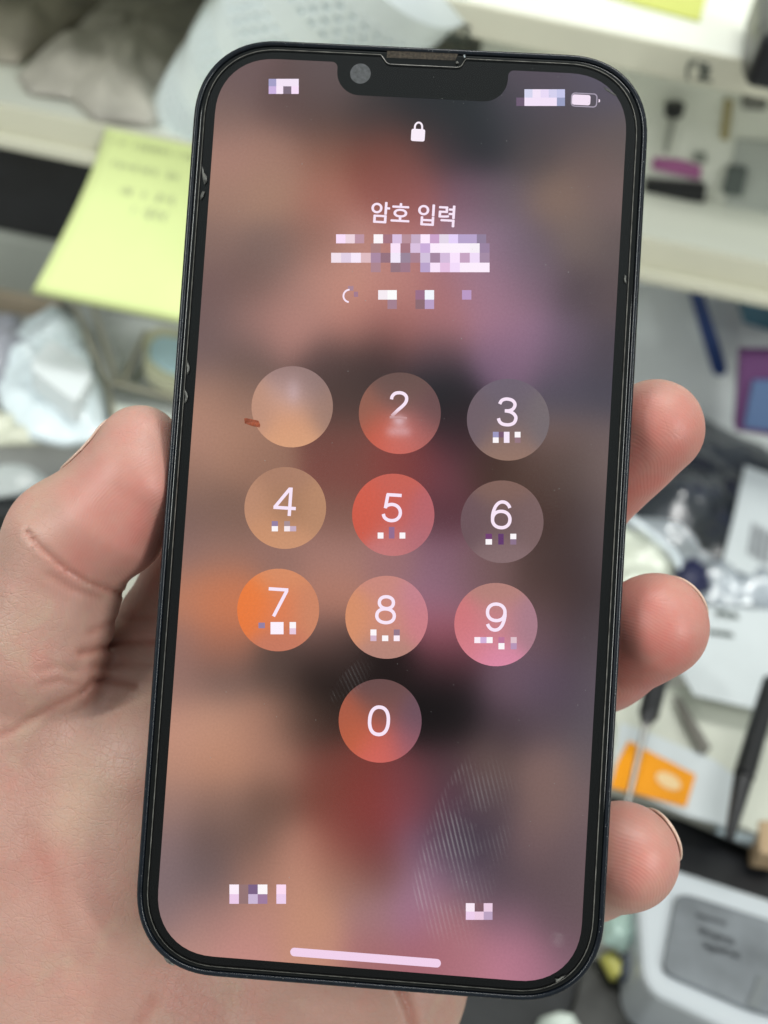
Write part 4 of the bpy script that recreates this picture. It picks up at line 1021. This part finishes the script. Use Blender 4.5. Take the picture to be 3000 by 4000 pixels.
# ==================================================================  HAND
VOX = .55
lo = np.array((-92., -118., -222.)); hi = np.array((62., 30., -150.))
nX, nY, nZ = [int((hi[i] - lo[i]) / VOX) for i in range(3)]
ax0 = [lo[i] + VOX * np.arange(n) for i, n in enumerate((nX, nY, nZ))]
GX, GY, GZ = np.meshgrid(*[a.astype(np.float32) for a in ax0], indexing='ij')
def cp(D, d): return np.array(((D[0] * SC - 1500) / FPX * d, -(D[1] * SC - 2000) / FPX * d, -d))
def rc(a, b, ra, rb, P=None):
    """tapered capsule distance"""
    X_, Y_, Z_ = P if P else (GX, GY, GZ)
    ba = b - a; l2 = float(ba @ ba)
    t = np.clip(((X_ - a[0]) * ba[0] + (Y_ - a[1]) * ba[1] + (Z_ - a[2]) * ba[2]) / l2, 0, 1)
    d = np.sqrt((X_ - a[0] - ba[0] * t) ** 2 + (Y_ - a[1] - ba[1] * t) ** 2 + (Z_ - a[2] - ba[2] * t) ** 2)
    return d - (ra + (rb - ra) * t)
def smin(a, b, k):
    h = np.clip(.5 + .5 * (b - a) / k, 0, 1)
    return b * (1 - h) + a * h - k * h * (1 - h)
def smax(a, b, k): return -smin(-a, -b, k)
# (image point, depth mm, radius mm) chains
THUMB = [((303, 967), 167, 6.9), ((284, 1035), 167.2, 8.1), ((152, 1170), 169.5, 10.3), ((78, 1400), 173, 11.8)]
THUMB_PAD = [((298, 1050), 165.8, 7.8), ((238, 1128), 166.8, 9.5)]
META = [((58, 1455), 175.5, 11.5), ((10, 1760), 189, 24), ((120, 2300), 196, 26)]
INDEX = [((310, 1490), 190, 12.5), ((450, 1262), 186, 11), ((640, 960), 181.5, 9.5), ((700, 640), 178, 8.5)]
MIDDLE = [((640, 1520), 191, 13), ((1010, 1300), 189, 10), ((1225, 1092), 180, 9.2), ((1412, 926), 169, 8.15)]
RING = [((820, 1640), 192, 13), ((1120, 1480), 191, 10), ((1290, 1418), 180, 9.3), ((1413, 1352), 168.5, 8.75)]
PINKY = [((900, 1850), 192, 12.5), ((1140, 1870), 190, 9.6), ((1262, 1868), 180, 9), ((1349, 1849), 169, 8.8)]
PALM = [[((345, 1650), 184.5, 16.5), ((290, 2150), 190, 21), ((250, 2900), 200, 24)],
        [((600, 1600), 193, 14), ((480, 2200), 197, 17), ((350, 2900), 200, 24)],
        [((800, 1720), 194, 13), ((640, 2250), 196, 16), ((480, 2900), 200, 24)],
        [((920, 1900), 193, 13), ((835, 2130), 191, 13.5), ((700, 2400), 194, 20), ((560, 2900), 200, 26)]]
def chain(ch, P=None, k=1.2):
    d = None
    for a, b in zip(ch, ch[1:]):
        q = rc(cp(a[0], a[1]), cp(b[0], b[1]), a[2], b[2], P)
        d = q if d is None else smin(d, q, k)
    return d
palm = chain(META, k=6)
for c in PALM: palm = smin(palm, chain(c, k=5), 9)
thumb = smin(chain(THUMB, k=2.5), chain(THUMB_PAD), 3)
def bulb(c, r, P=None):
    """ellipsoid distance (approximate); r = radii along camera x,y,z"""
    X_, Y_, Z_ = P if P else (GX, GY, GZ)
    q = np.sqrt(((X_ - c[0]) / r[0]) ** 2 + ((Y_ - c[1]) / r[1]) ** 2 + ((Z_ - c[2]) / r[2]) ** 2)
    return (q - 1) * min(r)
palm = smin(palm, chain(INDEX, k=3), 5)
f = smin(palm, thumb, 1.6)
f = smin(f, chain(MIDDLE, k=3), 2.5); f = smin(f, chain(RING, k=3), 2.5); f = smin(f, chain(PINKY, k=3), 2.5)
# creases as real grooves
UD = (GX / -GZ * FPX + 1500) / SC; VD = (-GY / -GZ * FPX + 2000) / SC
GROOVES = []
def groove(pts, depth, wid, zmin=-186):
    global f
    GROOVES.append((pts, depth, wid))
    P = np.array(pts, dtype=np.float32)
    x0, y0 = P.min(0) - 4 * wid; x1, y1 = P.max(0) + 4 * wid
    msk = (UD > x0) & (UD < x1) & (VD > y0) & (VD < y1) & (GZ > zmin) & (np.abs(f) < 6)
    u = UD[msk]; v = VD[msk]; best = np.full(u.shape, 1e9, np.float32)
    for a, b in zip(P, P[1:]):
        ba = b - a; t = np.clip(((u - a[0]) * ba[0] + (v - a[1]) * ba[1]) / (ba @ ba), 0, 1)
        best = np.minimum(best, (u - a[0] - ba[0] * t) ** 2 + (v - a[1] - ba[1] * t) ** 2)
    f[msk] += depth * (np.exp(-best / wid ** 2) - .30 * np.exp(-best / (3.0 * wid) ** 2))
groove([(262, 1282), (232, 1272), (190, 1256), (150, 1232), (112, 1203), (82, 1178), (60, 1150)], .75, 6)
groove([(215, 1290), (160, 1272), (105, 1240)], .35, 9)
groove([(176, 1494), (150, 1508), (118, 1522), (80, 1543), (30, 1575), (-10, 1592)], .55, 9)
groove([(170, 1480), (130, 1470), (90, 1478)], .3, 8)
groove([(160, 1450), (120, 1440), (80, 1450)], .25, 8)
groove([(175, 1410), (205, 1404), (260, 1388), (340, 1386)], .7, 8, -196)
groove([(195, 1365), (250, 1340), (330, 1335)], .4, 8, -196)
groove([(178, 1492), (200, 1470), (240, 1468), (290, 1480)], .6, 8, -196)
groove([(200, 1440), (260, 1432), (330, 1440)], .35, 8, -196)
groove([(850, 2110), (872, 2150), (886, 2185), (900, 2240)], 1.3, 11, -205)
groove([(330, 2160), (300, 2212), (270, 2280)], .5, 16, -200)
groove([(60, 1800), (110, 1900), (140, 2020)], .25, 26)
# the phone presses into the skin
R3 = np.array(RP.to_3x3(), dtype=np.float32)
LX = (GX - T_MM[0]) * R3[0, 0] + (GY - T_MM[1]) * R3[1, 0] + (GZ - T_MM[2]) * R3[2, 0]
LY = (GX - T_MM[0]) * R3[0, 1] + (GY - T_MM[1]) * R3[1, 1] + (GZ - T_MM[2]) * R3[2, 1]
LZ = (GX - T_MM[0]) * R3[0, 2] + (GY - T_MM[1]) * R3[1, 2] + (GZ - T_MM[2]) * R3[2, 2]
def rbox(hx, hy, r, zc, hz):
    qx = np.abs(LX) - hx + r; qy = np.abs(LY) - hy + r
    d2 = np.sqrt(np.maximum(qx, 0) ** 2 + np.maximum(qy, 0) ** 2) + np.minimum(np.maximum(qx, qy), 0) - r
    qz = np.abs(LZ - zc) - hz
    return np.sqrt(np.maximum(d2, 0) ** 2 + np.maximum(qz, 0) ** 2) + np.minimum(np.maximum(d2, qz), 0)
ph = rbox(HW, HH, 12.5, -3.85 + 4, 3.95 + 4)
f = smax(f, -(ph - .02), .5)
del LX, LY, LZ, ph
# micro relief so that the surface is not a perfect blend
f += (.10 * np.sin(GX * .37 + 1.3 * np.sin(GY * .21)) * np.sin(GY * .41 + np.sin(GZ * .3)) * np.sin(GZ * .33 + 1)).astype(np.float32)
f[0, :, :] = f[-1, :, :] = 1; f[:, 0, :] = f[:, -1, :] = 1; f[:, :, 0] = f[:, :, -1] = 1

def surface_nets(f, org, h):
    s = f < 0
    nx, ny, nz = f.shape
    c = np.zeros((nx - 1, ny - 1, nz - 1), np.int8)
    for i in (0, 1):
        for j in (0, 1):
            for k in (0, 1):
                c += s[i:nx - 1 + i, j:ny - 1 + j, k:nz - 1 + k]
    act = (c > 0) & (c < 8)
    I = np.argwhere(act)
    idx = -np.ones(act.shape, np.int64); idx[act] = np.arange(len(I))
    acc = np.zeros((len(I), 3)); cnt = np.zeros(len(I))
    cor = [(0, 0, 0), (1, 0, 0), (0, 1, 0), (1, 1, 0), (0, 0, 1), (1, 0, 1), (0, 1, 1), (1, 1, 1)]
    for a in range(8):
        for b in range(a + 1, 8):
            ca, cb = np.array(cor[a]), np.array(cor[b])
            if np.abs(ca - cb).sum() != 1: continue
            fa = f[I[:, 0] + ca[0], I[:, 1] + ca[1], I[:, 2] + ca[2]]; fb = f[I[:, 0] + cb[0], I[:, 1] + cb[1], I[:, 2] + cb[2]]
            cr = (fa < 0) != (fb < 0)
            t = np.where(cr, fa / np.where(cr, fa - fb, 1), 0)
            acc += np.where(cr[:, None], ca + t[:, None] * (cb - ca), 0); cnt += cr
    V = I + acc / cnt[:, None]
    V = org + V * h
    Fs = []
    for axis in range(3):
        sl0 = [slice(None)] * 3; sl1 = [slice(None)] * 3
        sl0[axis] = slice(0, -1); sl1[axis] = slice(1, None)
        a = s[tuple(sl0)]; b = s[tuple(sl1)]
        for sign in (0, 1):
            E = np.argwhere((a & ~b) if sign == 0 else (~a & b))
            u, v = [(1, 2), (2, 0), (0, 1)][axis]
            ok = (E[:, u] > 0) & (E[:, v] > 0) & (E[:, u] < idx.shape[u]) & (E[:, v] < idx.shape[v]) & (E[:, axis] < idx.shape[axis])
            E = E[ok]
            def at_(du, dv):
                q = E.copy(); q[:, u] += du; q[:, v] += dv; return idx[q[:, 0], q[:, 1], q[:, 2]]
            quad = np.stack([at_(-1, -1), at_(0, -1), at_(0, 0), at_(-1, 0)], 1)
            if sign == 1: quad = quad[:, ::-1]
            Fs.append(quad)
    F = np.concatenate(Fs); F = F[(F >= 0).all(1)]
    return V, F
Vh, Fh = surface_nets(f, lo, VOX)

def np_mesh(name, V, F):
    me = bpy.data.meshes.new(name)
    me.vertices.add(len(V)); me.vertices.foreach_set('co', np.ascontiguousarray(V, dtype=np.float32).ravel())
    me.loops.add(F.size); me.loops.foreach_set('vertex_index', np.ascontiguousarray(F, dtype=np.int32).ravel())
    me.polygons.add(len(F)); me.polygons.foreach_set('loop_start', np.arange(0, F.size, F.shape[1], dtype=np.int32))
    me.polygons.foreach_set('use_smooth', np.ones(len(F), dtype=bool))
    me.update(); me.validate(); return me
CAMN = np.array(CAM)
def to_world(V): return (V * MM) @ CAMN[:3, :3].T + CAMN[:3, 3]

# skin attributes: redness and fingerprint ring field
Du = (Vh[:, 0] / -Vh[:, 2] * FPX + 1500) / SC; Dv = (-Vh[:, 1] / -Vh[:, 2] * FPX + 2000) / SC
P3 = (Vh[:, 0], Vh[:, 1], Vh[:, 2])
red = np.zeros(len(Vh))
def blob(D, r, a, sx=1.0): 
    global red
    red += a * np.exp(-(((Du - D[0]) / sx) ** 2 + (Dv - D[1]) ** 2) / r ** 2)
dth = chain(THUMB, P3)
for D, r, a in (((1425, 965), 170, .85), ((1350, 1080), 90, .5), ((1415, 1375), 165, .95), ((1370, 1470), 90, .45), ((1375, 1870), 135, .72), ((285, 1050), 150, .42), ((230, 1150), 120, .35), ((340, 1110), 70, .35), ((300, 1200), 60, .25),
                ((100, 1900), 70, .22), ((90, 1830), 60, .2), ((260, 1950), 120, .15), ((200, 2150), 100, .2), ((60, 1700), 60, .2), ((300, 1720), 60, .2), ((420, 2170), 90, .25), ((20, 1500), 80, .12), ((150, 1230), 60, .3), ((210, 1420), 60, .2)):
    blob(D, r, a)
pale = np.zeros(len(Vh))
for D, r, a in (((200, 1700), 90, .8), ((150, 1790), 60, .5), ((330, 1830), 60, .7), ((320, 2010), 60, .6), ((110, 1060), 60, .3), ((330, 1500), 60, .5), ((440, 2080), 40, .4), ((60, 1130), 60, .25)):
    pale += a * np.exp(-((Du - D[0]) ** 2 + (Dv - D[1]) ** 2) / r ** 2)
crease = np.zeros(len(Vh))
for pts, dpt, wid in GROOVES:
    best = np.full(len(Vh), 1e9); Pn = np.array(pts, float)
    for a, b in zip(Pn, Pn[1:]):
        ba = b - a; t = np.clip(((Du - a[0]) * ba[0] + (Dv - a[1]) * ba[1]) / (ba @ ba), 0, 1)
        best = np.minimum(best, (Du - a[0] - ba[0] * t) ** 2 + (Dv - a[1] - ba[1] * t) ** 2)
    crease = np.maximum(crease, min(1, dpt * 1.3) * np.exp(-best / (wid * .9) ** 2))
# ring centre distances (mm) for the print ridges
def ringf(cD, dep, ex, ey, rot):
    c = cp(cD, dep); x = Vh[:, 0] - c[0]; y = Vh[:, 1] - c[1]; z = Vh[:, 2] - c[2]
    cr, sr = math.cos(rot), math.sin(rot)
    u = (x * cr + y * sr) / ex; v = (-x * sr + y * cr) / ey
    return np.sqrt(u * u + v * v + .3 * z * z + .05)
ring = np.zeros(len(Vh)); rw = np.zeros(len(Vh))
for cD, dep, ex, ey, rot, R in (((1270, 1090), 168, 1.3, 1, .7, 270), ((1290, 1520), 168, 1.35, 1, .5, 280), ((1270, 1930), 168, 1.2, 1, .5, 230), ((335, 1200), 163, 1.9, 1, 1.0, 250)):
    w_ = np.exp(-((Du - cD[0]) ** 2 + (Dv - cD[1]) ** 2) / R ** 2)
    near = np.hypot(Du - cD[0], Dv - cD[1]) < R * 1.3
    ring = np.where(near & (w_ > rw), ringf(cD, dep, ex, ey, rot), ring); rw = np.maximum(rw, w_ * near)
strength = np.clip((rw - .15) * 2.2, 0, 1)

me = np_mesh('hand', to_world(Vh), Fh)
org = to_world(cp((480, 2500), 195)[None])[0]
me.transform(Matrix.Translation(-Vector(org)))
def fattr(me, name, arr):
    a = me.attributes.new(name, 'FLOAT', 'POINT'); a.data.foreach_set('value', arr.astype(np.float32))
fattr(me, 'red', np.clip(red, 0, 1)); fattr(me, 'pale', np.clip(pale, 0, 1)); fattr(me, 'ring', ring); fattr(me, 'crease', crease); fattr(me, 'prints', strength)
hand = bpy.data.objects.new('hand', me); hand.location = org; link(hand)
tag(hand, 'bare left hand gripping the phone, thumb at left and three fingertips at right', 'hand')
sm = hand.modifiers.new('smooth', 'SMOOTH'); sm.factor = .5; sm.iterations = 2

def skin_material():
    m = bpy.data.materials.new('skin'); m.use_nodes = True
    nt = m.node_tree; N = nt.nodes; L = nt.links; b = N['Principled BSDF']
    def attr(n): a = N.new('ShaderNodeAttribute'); a.attribute_name = n; return a.outputs['Fac']
    def math_(op, a, b_=None, c=None):
        n = N.new('ShaderNodeMath'); n.operation = op
        for i, x in enumerate((a, b_, c)):
            if x is None: continue
            if isinstance(x, (int, float)): n.inputs[i].default_value = x
            else: L.new(x, n.inputs[i])
        return n.outputs[0]
    def mixc(fac, A, B, mode='MIX'):
        n = N.new('ShaderNodeMix'); n.data_type = 'RGBA'; n.blend_type = mode
        for i, x in ((0, fac), (6, A), (7, B)):
            if isinstance(x, (tuple, float, int)): n.inputs[i].default_value = x if isinstance(x, (float, int)) else (*x, 1)
            else: L.new(x, n.inputs[i])
        return n.outputs[2]
    tc = N.new('ShaderNodeTexCoord'); co = tc.outputs['Object']
    def noise_(scale, det=4, rough=.5, dist=0):
        n = N.new('ShaderNodeTexNoise'); n.inputs['Scale'].default_value = scale; n.inputs['Detail'].default_value = det; n.inputs['Roughness'].default_value = rough; n.inputs['Distortion'].default_value = dist
        L.new(co, n.inputs['Vector']); return n.outputs['Fac']
    def rng_(x, a, b_, c=0., d=1.):
        n = N.new('ShaderNodeMapRange'); n.inputs[1].default_value = a; n.inputs[2].default_value = b_; n.inputs[3].default_value = c; n.inputs[4].default_value = d; L.new(x, n.inputs[0]); return n.outputs[0]
    base = mixc(rng_(noise_(70, 5, .6), .35, .65), (.49, .295, .24), (.56, .33, .272))
    base = mixc(math_('MULTIPLY', rng_(noise_(130, 5, .65), .5, .72), .50), base, (.60, .26, .215))
    base = mixc(math_('MULTIPLY', rng_(noise_(95, 3, .6, .6), .55, .75), .45), base, (.55, .44, .32))
    base = mixc(math_('MULTIPLY', attr('pale'), .6), base, (.62, .48, .36))
    redf = math_('MULTIPLY', attr('red'), rng_(noise_(170, 4, .6), .3, .7, .55, 1.05))
    base = mixc(math_('MULTIPLY', redf, .95), base, (.58, .17, .142))
    base = mixc(math_('MULTIPLY', attr('crease'), .55), base, (.42, .13, .09))  # crease tint: redder skin plus occlusion shade painted into the colour
    # fine crossing skin lines (voronoi edges, stretched)
    def lines(scale, stretch, rot):
        mp = N.new('ShaderNodeMapping'); mp.inputs['Rotation'].default_value = rot; mp.inputs['Scale'].default_value = stretch; L.new(co, mp.inputs[0])
        nn = N.new('ShaderNodeTexNoise'); nn.inputs['Scale'].default_value = 160; nn.inputs['Detail'].default_value = 2; L.new(co, nn.inputs['Vector'])
        va = N.new('ShaderNodeVectorMath'); va.operation = 'MULTIPLY_ADD'; L.new(nn.outputs['Color'], va.inputs[0]); va.inputs[1].default_value = (.003, .003, .003); L.new(mp.outputs[0], va.inputs[2])
        v = N.new('ShaderNodeTexVoronoi'); v.feature = 'DISTANCE_TO_EDGE'; v.inputs['Scale'].default_value = scale; L.new(va.outputs[0], v.inputs['Vector']); return v.outputs['Distance']
    def wrinkle(scale, stretch, rot, width):
        mp = N.new('ShaderNodeMapping'); mp.inputs['Rotation'].default_value = rot; mp.inputs['Scale'].default_value = stretch; L.new(co, mp.inputs[0])
        n = N.new('ShaderNodeTexNoise'); n.inputs['Scale'].default_value = scale; n.inputs['Detail'].default_value = 2.5; n.inputs['Roughness'].default_value = .55; n.inputs['Distortion'].default_value = .4
        L.new(mp.outputs[0], n.inputs['Vector'])
        return rng_(math_('ABSOLUTE', math_('SUBTRACT', n.outputs['Fac'], .5)), 0, width)
    l1 = rng_(lines(820, (1, 1.7, 1.2), (.3, .2, .9)), 0, .22)
    l2 = lines(1150, (1, 1.5, 1.2), (.5, .1, 2.2)); l2 = rng_(l2, 0, .25)
    l3 = rng_(lines(250, (1, 3.2, 1.3), (.3, .1, 2.35)), 0, .045)
    l4 = rng_(lines(330, (2.8, 1, 1.4), (.2, .1, 2.0)), 0, .05)
    prints = attr('prints'); np_ = math_('SUBTRACT', 1.02, prints)
    base = mixc(math_('MULTIPLY', math_('MULTIPLY', math_('SUBTRACT', 1, l3), np_), .08), base, (.42, .19, .14))
    base = mixc(math_('MULTIPLY', math_('MULTIPLY', math_('SUBTRACT', 1, l4), np_), .08), base, (.42, .19, .14))
    base = mixc(math_('MULTIPLY', math_('MULTIPLY', math_('SUBTRACT', 1, l2), np_), .06), base, (.45, .20, .15))
    prints = attr('prints')
    wob = math_('MULTIPLY', noise_(75, 2), 4.0)
    ridge = math_('SINE', math_('MULTIPLY', math_('ADD', attr('ring'), wob), 2 * math.pi / .43))
    ridge = math_('MULTIPLY', ridge, prints)
    base = mixc(math_('MULTIPLY', math_('MULTIPLY', rng_(ridge, 0, 1), rng_(noise_(300, 3), .35, .65)), .09), base, (.80, .45, .36))
    L.new(base, b.inputs['Base Color'])
    hgt = math_('ADD', math_('MULTIPLY', math_('MULTIPLY', ridge, rng_(noise_(220, 3), .3, .6, .25, 1)), .000009), math_('MULTIPLY', math_('MULTIPLY', l1, np_), .000010))
    hgt = math_('ADD', hgt, math_('MULTIPLY', math_('MULTIPLY', l2, np_), .000022))
    hgt = math_('ADD', hgt, math_('MULTIPLY', math_('MULTIPLY', l3, np_), .000030))
    hgt = math_('ADD', hgt, math_('MULTIPLY', math_('MULTIPLY', l4, np_), .000026))
    hgt = math_('ADD', hgt, math_('MULTIPLY', noise_(420, 3), .00004))
    bp = N.new('ShaderNodeBump'); bp.inputs['Strength'].default_value = .9; bp.inputs['Distance'].default_value = 1.0
    L.new(hgt, bp.inputs['Height']); L.new(bp.outputs['Normal'], b.inputs['Normal'])
    b.inputs['Roughness'].default_value = .42; b.inputs['Specular IOR Level'].default_value = .45
    b.inputs['Subsurface Weight'].default_value = .35; b.inputs['Subsurface Radius'].default_value = (1, .35, .2); b.inputs['Subsurface Scale'].default_value = .0018
    b.inputs['Sheen Weight'].default_value = .03
    return m
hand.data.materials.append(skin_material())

# nails: thin curved shells hugging the finger backs
m_nail = M('nail', (.70, .50, .40), .25, spec=.5, coat=.2)
def nail(ch, centre, radii, axis_dir, label, over=.35):
    h = .3
    c = np.array(centre); R = max(radii) + 1.5
    l = c - R; n = int(2 * R / h)
    g = [(l[i] + h * np.arange(n)).astype(np.float32) for i in range(3)]
    P = np.meshgrid(*g, indexing='ij')
    d = chain(ch, P, k=2.5)
    shell = np.abs(d - over) - .28
    # ellipsoid region oriented along finger axis
    a = np.array(axis_dir, float); a /= np.linalg.norm(a)
    x, y, z = P[0] - c[0], P[1] - c[1], P[2] - c[2]
    al = x * a[0] + y * a[1] + z * a[2]
    pr = np.sqrt(np.maximum(x * x + y * y + z * z - al * al, 0))
    reg = (np.sqrt((al / radii[0]) ** 2 + (pr / radii[1]) ** 2) - 1) * min(radii)
    ff = smax(shell, reg, .3)
    ff[0] = ff[-1] = 1; ff[:, 0] = ff[:, -1] = 1; ff[:, :, 0] = ff[:, :, -1] = 1
    V, F = surface_nets(ff, l, h)
    if len(V) < 10: return
    me = np_mesh('nail', to_world(V) - np.array(org), F); me.materials.append(m_nail)
    o = bpy.data.objects.new('nail', me); link(o, hand)
t1 = cp(*THUMB[0][:2]); t2 = cp(*THUMB[2][:2])
def tipnail(ch, side, fwd, rr=(6.5, 5.2), up=0):
    """side: direction (camera x,y,z) from the tip centre to the nail; fwd: shift along finger"""
    tip = cp(ch[-1][0], ch[-1][1]) if ch is not THUMB else cp(ch[0][0], ch[0][1])
    r = ch[-1][2] if ch is not THUMB else ch[0][2]
    prev = cp(ch[-2][0], ch[-2][1]) if ch is not THUMB else cp(ch[2][0], ch[2][1])
    axd = (tip - prev) / np.linalg.norm(tip - prev)
    s = np.array(side, float); s /= np.linalg.norm(s)
    c = tip + s * r + axd * fwd
    nail(ch, c, rr, axd, '')
tipnail(THUMB, (-.78, .30, -.62), -4.0, (8, 6.2))
tipnail(RING, (.70, .42, -.58), 0, (6.2, 5.8))
tipnail(PINKY, (.80, .25, -.45), .5, (6.0, 5.2))
tipnail(MIDDLE, (.55, .35, -.85), 0, (6.0, 5.0))
print('hand verts', len(Vh))
